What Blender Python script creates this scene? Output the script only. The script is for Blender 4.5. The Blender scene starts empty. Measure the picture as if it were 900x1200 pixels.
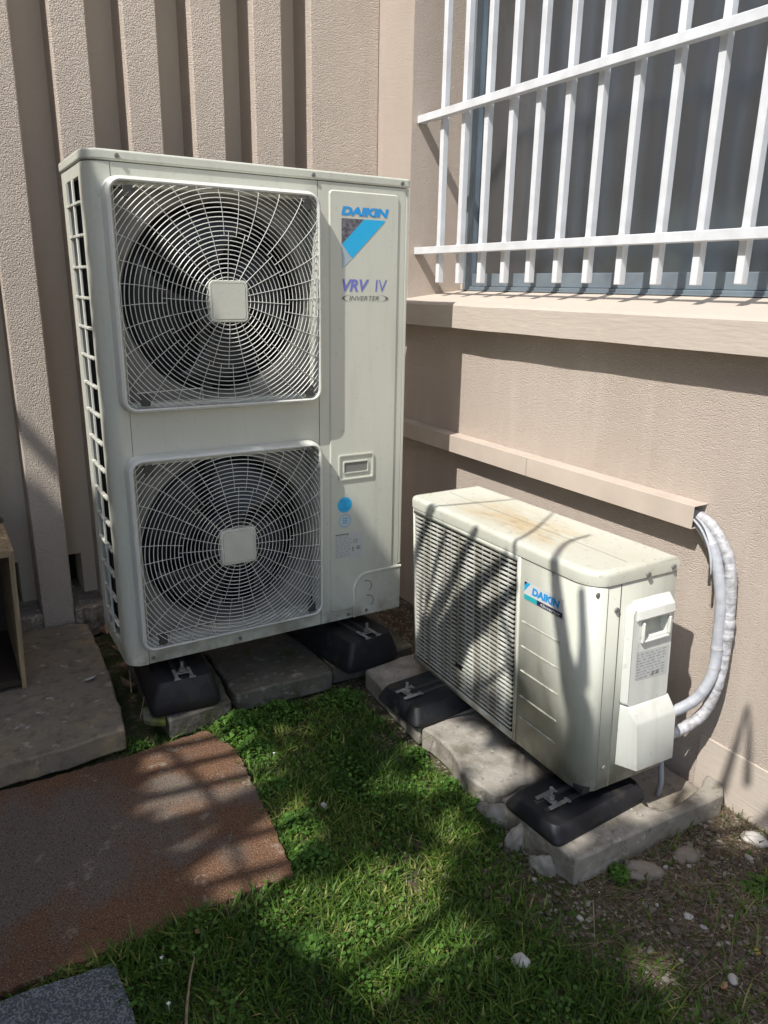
import bpy, bmesh, math, random
import numpy as np
from mathutils import Vector, Matrix, noise
random.seed(7); RNG = np.random.default_rng(7)
scene = bpy.context.scene
col = scene.collection

# ------------------------------------------------------------------ camera
cam = bpy.data.objects.new('camera', bpy.data.cameras.new('camera')); col.objects.link(cam)
cam.data.sensor_fit = 'VERTICAL'; cam.data.sensor_height = 24.0; cam.data.lens = 17.64
cam.data.clip_start = 0.05; cam.data.clip_end = 300
right = Vector((0.8576, -0.5141, 0.0167)); down = Vector((-0.1341, -0.2549, -0.9576)); fwd = Vector((0.4966, 0.819, -0.2875))
mw = Matrix((right, -down, -fwd)).transposed().to_4x4(); mw.translation = Vector((-0.3781, -1.9963, 1.048))
cam.matrix_world = mw
scene.camera = cam
# ------------------------------------------------------------------ sky, sun, exposure
SUN = Vector((1.0, 0.36, -1.35))                 # direction the light travels
to_sun = -SUN.normalized()
elev = math.asin(to_sun.z); rot = math.atan2(to_sun.x, to_sun.y)
world = bpy.data.worlds.new('World'); scene.world = world; world.use_nodes = True
wn = world.node_tree
sky = wn.nodes.new('ShaderNodeTexSky'); sky.sky_type = 'NISHITA'; sky.sun_disc = False
sky.sun_elevation = elev; sky.sun_rotation = rot; sky.air_density = 1.0; sky.dust_density = 1.5
wn.nodes['Background'].inputs['Strength'].default_value = 0.15
wn.links.new(sky.outputs[0], wn.nodes['Background'].inputs['Color'])
sl = bpy.data.lights.new('sun', 'SUN'); sl.energy = 4.2; sl.angle = math.radians(0.53); sl.color = (1.0, 0.965, 0.91)
so = bpy.data.objects.new('sun', sl); col.objects.link(so)
so.rotation_euler = SUN.to_track_quat('-Z', 'Y').to_euler(); so.location = (-4, -1, 7)
scene.view_settings.view_transform = 'Standard'; scene.view_settings.look = 'None'
scene.view_settings.exposure = 0.43; scene.view_settings.gamma = 1.0

# ------------------------------------------------------------------ helpers
class MB:
    def __init__(s): s.v = []; s.f = []
    def add(s, vs, fs):
        b = len(s.v); s.v += [tuple(p) for p in vs]; s.f += [tuple(b + i for i in f) for f in fs]; return s
    def box(s, x0, x1, y0, y1, z0, z1):
        return s.add([(x0,y0,z0),(x1,y0,z0),(x1,y1,z0),(x0,y1,z0),(x0,y0,z1),(x1,y0,z1),(x1,y1,z1),(x0,y1,z1)],
                     [(0,3,2,1),(4,5,6,7),(0,1,5,4),(1,2,6,5),(2,3,7,6),(3,0,4,7)])
    def prism(s, pts, lo, hi, ax='z'):
        # pts counter-clockwise list of 2D; ax 'z': (x,y); 'y': (x,z); 'x': (y,z)
        n = len(pts)
        def P(p, h):
            return (p[0], p[1], h) if ax == 'z' else (p[0], h, p[1]) if ax == 'y' else (h, p[0], p[1])
        vs = [P(p, lo) for p in pts] + [P(p, hi) for p in pts]
        fs = [tuple(range(n)), tuple(range(2*n-1, n-1, -1))] + [(i, i+n, (i+1) % n + n, (i+1) % n) for i in range(n)]
        return s.add(vs, fs)
    def strip(s, pts, z0, z1, closed=False):
        n = len(pts); m = n if closed else n-1
        vs = [(p[0], p[1], z0) for p in pts] + [(p[0], p[1], z1) for p in pts]
        return s.add(vs, [(i, (i+1) % n, (i+1) % n + n, i+n) for i in range(m)])
    def tube(s, pts, r, n=8, cap=True, flat=1.0):
        pts = [Vector(p) for p in pts]; m = len(pts)
        rs = r if hasattr(r, '__len__') else [r]*m
        t0 = (pts[1]-pts[0]).normalized()
        a = t0.cross(Vector((0,0,1)))
        if a.length < 1e-3: a = t0.cross(Vector((0,1,0)))
        a.normalize(); vs = []; fs = []
        for i, p in enumerate(pts):
            t = ((pts[min(i+1,m-1)]-pts[max(i-1,0)])).normalized()
            a = (a - t*a.dot(t)).normalized(); b = t.cross(a)
            for k in range(n):
                w = 2*math.pi*k/n
                vs.append(p + (a*math.cos(w) + b*math.sin(w)*flat)*rs[i])
        for i in range(m-1):
            for k in range(n):
                fs.append((i*n+k, i*n+(k+1)%n, (i+1)*n+(k+1)%n, (i+1)*n+k))
        if cap: fs += [tuple(range(n-1,-1,-1)), tuple((m-1)*n+k for k in range(n))]
        return s.add(vs, fs)
    def ring(s, c, r, w, seg=64, n=4, ax='y'):
        vs = []; fs = []
        for i in range(seg):
            a = 2*math.pi*i/seg
            for k in range(n):
                b = 2*math.pi*k/n + math.pi/4
                rr = r + w*math.cos(b); h = w*math.sin(b)
                vs.append((c[0]+rr*math.cos(a), c[1]+h, c[2]+rr*math.sin(a)) if ax == 'y' else (c[0]+rr*math.cos(a), c[1]+rr*math.sin(a), c[2]+h))
        for i in range(seg):
            j = (i+1) % seg
            for k in range(n): fs.append((i*n+k, i*n+(k+1)%n, j*n+(k+1)%n, j*n+k))
        return s.add(vs, fs)
    def cyl(s, c, r, h0, h1, ax='y', n=24, r2=None):
        r2 = r if r2 is None else r2; vs = []
        for h, q in ((h0, r), (h1, r2)):
            for k in range(n):
                a = 2*math.pi*k/n; x, y = q*math.cos(a), q*math.sin(a)
                vs.append((c[0]+x, h, c[1]+y) if ax == 'y' else (c[0]+x, c[1]+y, h) if ax == 'z' else (h, c[0]+x, c[1]+y))
        return s.add(vs, [tuple(range(n)), tuple(range(2*n-1, n-1, -1))] + [(k, k+n, (k+1)%n+n, (k+1)%n) for k in range(n)])

def finish(me, angle=35):
    bm = bmesh.new(); bm.from_mesh(me); bmesh.ops.recalc_face_normals(bm, faces=bm.faces); bm.to_mesh(me); bm.free()
    me.polygons.foreach_set('use_smooth', [True]*len(me.polygons))
    me.set_sharp_from_angle(angle=math.radians(angle))

def obj(name, mb, mat, parent=None, bevel=0, seg=2, fix=True, angle=35):
    me = bpy.data.meshes.new(name); me.from_pydata(mb.v, [], mb.f)
    if fix: finish(me, angle)
    me.materials.append(mat)
    o = bpy.data.objects.new(name, me); col.objects.link(o)
    if parent is not None: o.parent = parent
    if bevel:
        m = o.modifiers.new('bevel', 'BEVEL'); m.width = bevel; m.segments = seg; m.limit_method = 'ANGLE'; m.angle_limit = math.radians(40)
        m.harden_normals = False
    return o
def again(o, loc=None, name=None, parent=None):
    c = o.copy(); col.objects.link(c)
    if name: c.name = name
    if parent is not None: c.parent = parent
    if loc is not None: c.location = loc
    return c
def thing(name, label, cat, loc=(0,0,0), group=None):
    o = bpy.data.objects.new(name, None); col.objects.link(o); o.location = loc; o.empty_display_size = .1
    o['label'] = label; o['category'] = cat
    if group: o['group'] = group
    return o
def tag(o, label, cat, group=None):
    o['label'] = label; o['category'] = cat
    if group: o['group'] = group
    return o
def at(o, loc):          # keep world geometry, move the origin of an empty parent: children built in world coords
    return o

# ------------------------------------------------------------------ materials
def mat(name, base, rough=.6, metal=0, var=None, vscale=8, bump=0, bscale=200, bdist=.002, spec=.5, extra=None, detail=4, coat=0):
    m = bpy.data.materials.new(name); m.use_nodes = True; nt = m.node_tree
    b = nt.nodes['Principled BSDF']; b.inputs['Base Color'].default_value = (*base, 1)
    b.inputs['Roughness'].default_value = rough; b.inputs['Metallic'].default_value = metal
    b.inputs['Specular IOR Level'].default_value = spec
    tc = nt.nodes.new('ShaderNodeTexCoord')
    if var:
        n = nt.nodes.new('ShaderNodeTexNoise'); n.inputs['Scale'].default_value = vscale; n.inputs['Detail'].default_value = 6
        r = nt.nodes.new('ShaderNodeValToRGB'); r.color_ramp.elements[0].position = .35; r.color_ramp.elements[1].position = .68
        r.color_ramp.elements[0].color = (*base, 1); r.color_ramp.elements[1].color = (*var, 1)
        nt.links.new(tc.outputs['Object'], n.inputs['Vector']); nt.links.new(n.outputs['Fac'], r.inputs['Fac'])
        nt.links.new(r.outputs['Color'], b.inputs['Base Color'])
    if bump:
        n2 = nt.nodes.new('ShaderNodeTexNoise'); n2.inputs['Scale'].default_value = bscale; n2.inputs['Detail'].default_value = detail
        bp = nt.nodes.new('ShaderNodeBump'); bp.inputs['Strength'].default_value = bump; bp.inputs['Distance'].default_value = bdist
        nt.links.new(tc.outputs['Object'], n2.inputs['Vector']); nt.links.new(n2.outputs['Fac'], bp.inputs['Height'])
        nt.links.new(bp.outputs['Normal'], b.inputs['Normal'])
    if extra: extra(nt, b, tc)
    return m

def mixin(nt, b, fac, color):
    """put a colour over the present base colour where fac is high"""
    mx = nt.nodes.new('ShaderNodeMix'); mx.data_type = 'RGBA'
    inp = b.inputs['Base Color']
    if inp.is_linked: nt.links.new(inp.links[0].from_socket, mx.inputs[6])
    else: mx.inputs[6].default_value = inp.default_value
    mx.inputs[7].default_value = (*color, 1); nt.links.new(fac, mx.inputs[0]); nt.links.new(mx.outputs[2], inp)
def noisefac(nt, tc, scale, lo, hi, detail=5, stretch=None, coord='Object', rough=.6, offs=(0,0,0)):
    src = tc.outputs[coord]
    mp = nt.nodes.new('ShaderNodeMapping'); mp.inputs['Scale'].default_value = stretch or (1,1,1); mp.inputs['Location'].default_value = offs
    nt.links.new(src, mp.inputs[0]); src = mp.outputs[0]
    n = nt.nodes.new('ShaderNodeTexNoise'); n.inputs['Scale'].default_value = scale; n.inputs['Detail'].default_value = detail
    n.inputs['Roughness'].default_value = rough
    nt.links.new(src, n.inputs['Vector'])
    mr = nt.nodes.new('ShaderNodeMapRange'); mr.inputs['From Min'].default_value = lo; mr.inputs['From Max'].default_value = hi
    nt.links.new(n.outputs['Fac'], mr.inputs['Value']); return mr.outputs[0]
def ramp_axis(nt, tc, axis, a, b_, coord='Object'):
    sp = nt.nodes.new('ShaderNodeSeparateXYZ'); nt.links.new(tc.outputs[coord], sp.inputs[0])
    mr = nt.nodes.new('ShaderNodeMapRange'); mr.inputs['From Min'].default_value = a; mr.inputs['From Max'].default_value = b_
    mr.interpolation_type = 'SMOOTHSTEP'
    nt.links.new(sp.outputs[axis], mr.inputs['Value']); return mr.outputs[0]
def mul(nt, a, b_, op='MULTIPLY'):
    m = nt.nodes.new('ShaderNodeMath'); m.operation = op; m.use_clamp = True
    for i, x in enumerate((a, b_)):
        if isinstance(x, (int, float)): m.inputs[i].default_value = x
        else: nt.links.new(x, m.inputs[i])
    return m.outputs[0]

def roughcast(nt, b, tc, dist=.0042, s1=260):
    # sprayed plaster: rounded grains of a few millimetres standing proud
    vo = nt.nodes.new('ShaderNodeTexVoronoi'); vo.inputs['Scale'].default_value = s1
    v2 = nt.nodes.new('ShaderNodeTexVoronoi'); v2.inputs['Scale'].default_value = 430
    ns = nt.nodes.new('ShaderNodeTexNoise'); ns.inputs['Scale'].default_value = 45; ns.inputs['Detail'].default_value = 3
    for q in (vo, v2, ns): nt.links.new(tc.outputs['Object'], q.inputs['Vector'])
    a1 = mul(nt, vo.outputs['Distance'], -1.0); a1.node.use_clamp = False
    a2 = mul(nt, v2.outputs['Distance'], -.5); a2.node.use_clamp = False
    a3 = mul(nt, a1, a2, 'ADD'); a3.node.use_clamp = False
    a4 = mul(nt, a3, mul(nt, ns.outputs['Fac'], .35), 'ADD'); a4.node.use_clamp = False
    bp = nt.nodes.new('ShaderNodeBump'); bp.inputs['Strength'].default_value = 1.0; bp.inputs['Distance'].default_value = dist
    nt.links.new(a4, bp.inputs['Height']); nt.links.new(bp.outputs['Normal'], b.inputs['Normal'])
    mixin(nt, b, mul(nt, noisefac(nt, tc, 2.5, .45, .8), .35), (.41,.335,.275))
    mixin(nt, b, mul(nt, noisefac(nt, tc, 300, .5, .75, 2), .35), (.39,.33,.28))
    mixin(nt, b, mul(nt, noisefac(nt, tc, 4, .5, .72, 5, (3,3,.35)), .4), (.62,.55,.475))
    mixin(nt, b, mul(nt, noisefac(nt, tc, 9, .58, .74, 6, (1,1,.08), offs=(1,0,0)), .35), (.40,.33,.27))
M = {}
M['plaster'] = mat('roughcast_plaster', (.65,.56,.475), .95, spec=.1, extra=roughcast)
def smooth_pl(nt, b, tc):
    mixin(nt, b, mul(nt, noisefac(nt, tc, 3, .45, .8), .3), (.42,.34,.28))
    mixin(nt, b, mul(nt, noisefac(nt, tc, 14, .55, .7, 6, (1,1,3)), .35), (.62,.54,.45))
    bp = b.inputs['Normal'].links[0].from_node; mp = nt.nodes.new('ShaderNodeMapping'); mp.inputs['Scale'].default_value = (1,.35,2.2)
    nz = bp.inputs['Height'].links[0].from_node; nt.links.new(tc.outputs['Object'], mp.inputs[0]); nt.links.new(mp.outputs[0], nz.inputs['Vector'])
M['fine_plaster'] = mat('fine_roughcast_plaster', (.54,.46,.395), .95, spec=.1, extra=lambda nt, b, tc: roughcast(nt, b, tc, .0024, 400))
M['smooth_plaster'] = mat('painted_render', (.57,.48,.375), .85, bump=.5, bscale=60, bdist=.002, spec=.25, extra=smooth_pl)
M['sill_render'] = mat('sill_render', (.50,.435,.37), .88, bump=.28, bscale=55, bdist=.004, spec=.2, extra=smooth_pl)
def chip(nt, b, tc):
    mixin(nt, b, noisefac(nt, tc, 9, .45, .6, 8), (.22,.18,.14))
    mixin(nt, b, noisefac(nt, tc, 30, .58, .66, 6), (.5,.45,.38))
M['broken_plinth'] = mat('broken_plinth', (.3,.25,.2), .95, bump=1, bscale=40, bdist=.02, extra=chip)
def paint_dirt(nt, b, tc):
    mixin(nt, b, mul(nt, noisefac(nt, tc, 3.5, .45, .72, 6, (1,1,.25)), .45), (.46,.465,.40))
    mixin(nt, b, mul(nt, noisefac(nt, tc, 26, .56, .74, 7, (1,1,.06), offs=(2,3,0)), .32), (.36,.345,.28))
    mixin(nt, b, mul(nt, ramp_axis(nt, tc, 2, .10, -.02), noisefac(nt, tc, 18, .4, .62, 8)), (.27,.25,.19))
    mixin(nt, b, mul(nt, noisefac(nt, tc, 60, .62, .72, 3), .35), (.38,.36,.30))
    mixin(nt, b, mul(nt, noisefac(nt, tc, 11, .6, .75, 6, (1,1,.12)), .28), (.42,.40,.33))
M['ivory'] = mat('ivory_paint', (.565,.575,.495), .34, spec=.5, bump=.04, bscale=500, bdist=.0004, extra=paint_dirt)
M['white_plastic'] = mat('white_plastic', (.66,.67,.62), .45, bump=.03, bscale=300, bdist=.0005, extra=paint_dirt)
M['guard_wire'] = mat('guard_wire', (.68,.69,.64), .4, var=(.55,.55,.50), vscale=30)
def lid_dirt(nt, b, tc):
    m1 = mul(nt, ramp_axis(nt, tc, 1, .12, .3), ramp_axis(nt, tc, 1, .74, .5))
    m2 = mul(nt, ramp_axis(nt, tc, 0, .015, .07), ramp_axis(nt, tc, 0, .235, .12))
    m = mul(nt, m1, m2)
    mixin(nt, b, mul(nt, m, noisefac(nt, tc, 9, .30, .60, 9, (2.2,.7,1), rough=.7)), (.47,.37,.22))
    mixin(nt, b, mul(nt, mul(nt, m, noisefac(nt, tc, 26, .52, .66, 9, (2.5,.5,1), rough=.75)), .9), (.25,.18,.11))
    mixin(nt, b, mul(nt, noisefac(nt, tc, 5, .42, .66, 8, (1.6,.8,1)), .55), (.47,.45,.36))
    mixin(nt, b, mul(nt, noisefac(nt, tc, 70, .62, .70, 3), .5), (.25,.21,.15))
M['lid'] = mat('weathered_lid', (.55,.555,.475), .45, bump=.05, bscale=200, bdist=.0006, extra=lid_dirt)
M['dark'] = mat('cavity_shade', (.006,.006,.007), .8)  # near-black colour paints in the shade of holes and gaps
M['grey_plate'] = mat('grey_plate', (.20,.195,.175), .6, var=(.13,.125,.11), vscale=14)
M['fan'] = mat('fan_plastic', (.03,.033,.036), .4)
M['clip'] = mat('grey_clip', (.045,.045,.042), .6)
M['coil'] = mat('coil_fins', (.045,.047,.05), .45, .5, bump=.6, bscale=400, bdist=.002)
M['rubber'] = mat('black_rubber', (.007,.008,.012), .55, var=(.014,.014,.015), vscale=12, bump=.5, bscale=40, bdist=.004, extra=lambda nt, b, tc: mixin(nt, b, mul(nt, noisefac(nt, tc, 22, .55, .75, 8), .5), (.07,.062,.05)))
M['zinc'] = mat('zinc_plate', (.30,.30,.285), .5, .3, var=(.17,.16,.145), vscale=40)
M['blue'] = mat('logo_blue', (.02,.31,.72), .45)
M['cyan'] = mat('logo_cyan', (.02,.42,.75), .45)
M['teal'] = mat('logo_teal', (.03,.42,.46), .45)
M['navy'] = mat('logo_navy', (.035,.03,.075), .45)
M['slate'] = mat('logo_slate', (.06,.06,.075), .6, var=(.2,.2,.22), vscale=120)
M['purple'] = mat('logo_purple', (.16,.18,.52), .5)
M['print_grey'] = mat('print_grey', (.13,.14,.12), .6)
M['faint_print'] = mat('faint_print', (.30,.31,.29), .6)
M['sticker_white'] = mat('sticker_white', (.66,.67,.66), .4)
M['sticker_grey'] = mat('sticker_grey', (.52,.535,.52), .35)
M['grille_white'] = mat('white_bar_paint', (.70,.72,.74), .35, bump=.15, bscale=150, bdist=.0008, var=(.60,.61,.62), vscale=20)
M['alu'] = mat('blue_grey_aluminium', (.22,.27,.31), .4, .3, var=(.17,.2,.23), vscale=10)
def curtain_x(nt, b, tc): pass
M['curtain'] = mat('grey_curtain', (.33,.33,.335), .85, var=(.29,.29,.30), vscale=7)
M['conduit'] = mat('conduit_paint', (.54,.46,.39), .5, var=(.47,.40,.335), vscale=9, bump=.1, bscale=60)
M['foam'] = mat('grey_insulation', (.42,.44,.47), .5, var=(.33,.34,.37), vscale=35, bump=.5, bscale=90, bdist=.003)
M['tape'] = mat('white_tape', (.50,.50,.52), .5, var=(.26,.255,.26), vscale=70, bump=.8, bscale=70, bdist=.004)
def conc(nt, b, tc):
    mixin(nt, b, mul(nt, noisefac(nt, tc, 5, .42, .68, 9), .8), (.20,.165,.12))
    mixin(nt, b, mul(nt, noisefac(nt, tc, 22, .52, .66, 8), .7), (.36,.33,.28))
    mixin(nt, b, mul(nt, noisefac(nt, tc, 60, .58, .66, 5), .6), (.10,.085,.065))
M['concrete'] = mat('concrete', (.27,.25,.215), .92, bump=.7, bscale=45, bdist=.006, extra=conc, detail=10, spec=.2)
M['dark_concrete'] = mat('dark_blotched_concrete', (.13,.12,.10), .95, bump=.8, bscale=50, bdist=.007, extra=lambda nt, b, tc: (mixin(nt, b, mul(nt, noisefac(nt, tc, 8, .45, .65, 9), .8), (.075,.07,.045)), mixin(nt, b, mul(nt, noisefac(nt, tc, 30, .55, .66, 8), .8), (.24,.23,.20)), mixin(nt, b, mul(nt, noisefac(nt, tc, 12, .58, .68, 6, offs=(4,4,4)), .7), (.06,.075,.02))), detail=10, spec=.15)  # dark base with brown, pale and green noise blotches
M['brown_concrete'] = mat('brown_stained_concrete', (.26,.215,.155), .95, bump=.9, bscale=40, bdist=.006, extra=lambda nt, b, tc: (mixin(nt, b, mul(nt, noisefac(nt, tc, 5, .38, .68, 9, offs=(2,7,1)), .85), (.17,.15,.125)), mixin(nt, b, mul(nt, noisefac(nt, tc, 9, .55, .68, 9), .8), (.34,.26,.15)), mixin(nt, b, mul(nt, noisefac(nt, tc, 30, .50, .74, 8), .8), (.10,.085,.065)), mixin(nt, b, mul(nt, noisefac(nt, tc, 24, .62, .68, 8, offs=(5,1,3)), .8), (.42,.39,.34))), detail=10, spec=.15)
def conc2(nt, b, tc):
    mixin(nt, b, mul(nt, noisefac(nt, tc, 7, .42, .66, 9), .75), (.20,.18,.145))
    mixin(nt, b, mul(nt, noisefac(nt, tc, 12, .46, .70, 9, offs=(9,1,4)), .8), (.12,.10,.07))
    mixin(nt, b, mul(nt, noisefac(nt, tc, 50, .58, .68, 6), .7), (.14,.125,.10))
    mixin(nt, b, mul(nt, noisefac(nt, tc, 40, .62, .7, 6, offs=(3,2,1)), .6), (.58,.55,.5))
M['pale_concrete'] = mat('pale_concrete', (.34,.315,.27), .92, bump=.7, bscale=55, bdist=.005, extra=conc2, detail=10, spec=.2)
def moss_x(nt, b, tc):
    mixin(nt, b, noisefac(nt, tc, 14, .42, .58, 8), (.09,.11,.02))
M['mossy'] = mat('mossy_concrete', (.16,.16,.11), .95, bump=.9, bscale=60, bdist=.006, extra=moss_x)
def rust(nt, b, tc):
    # worn grey patch in the middle of the rust brown sheet
    gx = nt.nodes.new('ShaderNodeTexGradient'); gx.gradient_type = 'SPHERICAL'
    mp = nt.nodes.new('ShaderNodeMapping'); mp.inputs['Location'].default_value = (.36*1.5, .40*3.1, 0); mp.inputs['Scale'].default_value = (1.5, 3.1, .01)
    nt.links.new(tc.outputs['Object'], mp.inputs[0]); nt.links.new(mp.outputs[0], gx.inputs[0])
    n = noisefac(nt, tc, 6, .25, .8, 7)
    f = mul(nt, mul(nt, gx.outputs['Fac'], n, 'ADD'), .62, 'SUBTRACT'); f = mul(nt, f, 3.2)
    mixin(nt, b, mul(nt, f, .75), (.145,.13,.11))
    mixin(nt, b, mul(nt, noisefac(nt, tc, 330, .56, .66, 2), .75), (.36,.29,.24))
    mixin(nt, b, mul(nt, noisefac(nt, tc, 260, .56, .66, 2, offs=(5,5,5)), .8), (.045,.025,.018))
    mixin(nt, b, mul(nt, noisefac(nt, tc, 16, .60, .64, 9, rough=.7), .6), (.30,.25,.2))
M['rust'] = mat('rust_brown_sheet', (.175,.092,.050), .95, var=(.125,.066,.038), vscale=3, bump=1, bscale=240, bdist=.004, extra=rust, spec=.15)
def speck(nt, b, tc):
    mixin(nt, b, noisefac(nt, tc, 230, .47, .60, 3), (.27,.285,.285))
M['grey_mat'] = mat('speckled_grey_mat', (.10,.108,.112), .95, bump=1, bscale=260, bdist=.005, extra=speck, spec=.15)
def soil_x(nt, b, tc):
    mixin(nt, b, noisefac(nt, tc, 30, .5, .66, 8), (.17,.135,.10))
    mixin(nt, b, noisefac(nt, tc, 120, .6, .68, 4), (.26,.22,.18))
    lawnx = mul(nt, ramp_axis(nt, tc, 0, .85, .55), noisefac(nt, tc, 25, .38, .52, 6))
    mixin(nt, b, mul(nt, lawnx, .85), (.035,.055,.014))
    sp = nt.nodes.new('ShaderNodeTexVoronoi'); sp.inputs['Scale'].default_value = 170; nt.links.new(tc.outputs['Object'], sp.inputs['Vector'])
    gm_ = nt.nodes.new('ShaderNodeMapRange'); gm_.inputs['From Min'].default_value = .85; gm_.inputs['From Max'].default_value = .95
    sep = nt.nodes.new('ShaderNodeSeparateColor'); nt.links.new(sp.outputs['Color'], sep.inputs[0]); nt.links.new(sep.outputs[0], gm_.inputs['Value'])
    mixin(nt, b, mul(nt, gm_.outputs[0], ramp_axis(nt, tc, 0, .4, .75)), (.30,.28,.24))
M['soil'] = mat('dark_soil', (.085,.062,.043), .97, bump=1, bscale=90, bdist=.01, extra=soil_x, spec=.15)
def grassmat(name, a, b_, c):
    m = bpy.data.materials.new(name); m.use_nodes = True; nt = m.node_tree; b = nt.nodes['Principled BSDF']
    at_ = nt.nodes.new('ShaderNodeAttribute'); at_.attribute_name = 'tint'
    r = nt.nodes.new('ShaderNodeValToRGB'); e = r.color_ramp.elements
    e[0].color = (*a,1); e[1].color = (*c,1); e[1].position = 1; n = e.new(.6); n.color = (*b_,1)
    nt.links.new(at_.outputs['Fac'], r.inputs[0]); nt.links.new(r.outputs[0], b.inputs['Base Color'])
    b.inputs['Roughness'].default_value = .55; b.inputs['Specular IOR Level'].default_value = .3
    tr = nt.nodes.new('ShaderNodeBsdfTranslucent'); nt.links.new(r.outputs[0], tr.inputs[0])
    mx = nt.nodes.new('ShaderNodeMixShader'); mx.inputs[0].default_value = .3
    out = nt.nodes['Material Output']
    nt.links.new(b.outputs[0], mx.inputs[1]); nt.links.new(tr.outputs[0], mx.inputs[2]); nt.links.new(mx.outputs[0], out.inputs[0])
    return m
M['grass'] = grassmat('grass_blades', (.04,.095,.012), (.115,.205,.026), (.33,.32,.10))
M['straw'] = grassmat('dry_straw', (.16,.12,.075), (.27,.22,.14), (.40,.35,.25))
M['weed'] = grassmat('weed_leaves', (.05,.12,.018), (.09,.20,.03), (.15,.28,.05))
M['tree_leaf'] = grassmat('tree_leaf', (.03,.06,.015), (.05,.09,.02), (.08,.12,.03))
M['pebble'] = grassmat('pebbles', (.12,.095,.072), (.28,.24,.19), (.55,.53,.49))
M['bark'] = mat('bark', (.11,.085,.06), .95, var=(.2,.17,.13), vscale=14, bump=1, bscale=30, bdist=.02)
M['stone'] = mat('brown_stone', (.20,.165,.13), .9, var=(.30,.26,.21), vscale=20, bump=.6, bscale=60, bdist=.004)
M['stone_pale'] = mat('pale_stone', (.52,.50,.46), .85, var=(.38,.35,.31), vscale=30, bump=.4, bscale=60, bdist=.003)
def woodgrain(nt, b, tc):
    mixin(nt, b, noisefac(nt, tc, 9, .4, .62, 8, (9,9,.6)), (.20,.14,.08))
    mixin(nt, b, mul(nt, noisefac(nt, tc, 5, .55, .7, 6), .5), (.12,.09,.06))
M['wood'] = mat('old_wood', (.36,.27,.16), .8, bump=.3, bscale=60, bdist=.002, extra=woodgrain)
M['inner_shade_wood'] = mat('inner_shade_wood', (.035,.022,.015), .8)  # inner boards, the dark inside of the box painted into the colour
M['leaf_dry'] = mat('dry_leaf', (.33,.17,.09), .8, var=(.45,.28,.18), vscale=60)
M['leaf_brown'] = mat('brown_leaf', (.12,.075,.04), .85, var=(.2,.13,.08), vscale=60)
M['leaf_yellow'] = mat('yellow_leaf', (.55,.38,.08), .8)
M['twig'] = mat('pale_twig', (.34,.27,.17), .85, var=(.2,.15,.09), vscale=80)
M['petal'] = mat('white_petal', (.75,.77,.70), .7)
# window glass: partly transparent, tinted, mirror-like at the surface
g = bpy.data.materials.new('window_glass'); g.use_nodes = True; nt = g.node_tree; nt.nodes.clear()
ou = nt.nodes.new('ShaderNodeOutputMaterial'); tb = nt.nodes.new('ShaderNodeBsdfTransparent'); tb.inputs[0].default_value = (.58,.60,.63,1)
gl = nt.nodes.new('ShaderNodeBsdfGlossy'); gl.inputs['Roughness'].default_value = .2; gl.inputs[0].default_value = (.84,.92,1.0,1)
lw = nt.nodes.new('ShaderNodeLayerWeight'); lw.inputs['Blend'].default_value = .5
pwn = nt.nodes.new('ShaderNodeMath'); pwn.operation = 'POWER'; nt.links.new(lw.outputs['Facing'], pwn.inputs[0]); pwn.inputs[1].default_value = 5.0
fr = nt.nodes.new('ShaderNodeMapRange'); nt.links.new(pwn.outputs[0], fr.inputs['Value']); fr.inputs['To Min'].default_value = .30; fr.inputs['To Max'].default_value = 1.0
mx = nt.nodes.new('ShaderNodeMixShader')
nt.links.new(fr.outputs[0], mx.inputs[0]); nt.links.new(tb.outputs[0], mx.inputs[1]); nt.links.new(gl.outputs[0], mx.inputs[2]); nt.links.new(mx.outputs[0], ou.inputs[0])
M['glass'] = g

# ------------------------------------------------------------------ GROUND
GZ = -0.20
def gh(x, y):
    h = GZ + .010*noise.noise(Vector((x*3, y*3, 0))) + .006*noise.noise(Vector((x*11, y*11, 3)))
    if x > .55 and y < -1.05: h += .012*min(1, (x-.55)/.5)
    return h
mb = MB()
xs = np.concatenate([[-40,-15,-5], np.arange(-2.0, 2.01, .05), [5,15,40]]); ys = np.concatenate([[-40,-15,-6], np.arange(-3.2, 1.01, .05), [5,15,40]])
nx, ny = len(xs), len(ys)
mb.add([(x, y, gh(x, y) if abs(x) < 2.1 and -3.3 < y < 1.1 else GZ-.01) for y in ys for x in xs],
       [(j*nx+i, j*nx+i+1, (j+1)*nx+i+1, (j+1)*nx+i) for j in range(ny-1) for i in range(nx-1)])
o = obj('ground', mb, M['soil']); o['kind'] = 'structure'

o = obj('bounce_ground', MB().box(-9, 1.19, -12, -2.25, GZ-.05, GZ+.012), mat('pale_bounce', (.46,.40,.33), .9, var=(.38,.33,.27), vscale=3)); o['kind'] = 'structure'  # unseen pale ground added to bounce warm light onto the walls
# ------------------------------------------------------------------ BUILDING
W = 1.20; FY = .697; RY = .84; TOP = 3.4
bld = thing('building', 'pink beige roughcast building with tall vertical fins meeting a side wall with window', 'building', (W, FY, GZ))
inv = Matrix.Translation(-Vector(bld.location))
def bpart(name, mb, m, **k):
    mb.v = [(v[0]-W, v[1]-FY, v[2]-GZ) for v in mb.v]
    return obj(name, mb, m, bld, **k)
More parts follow.
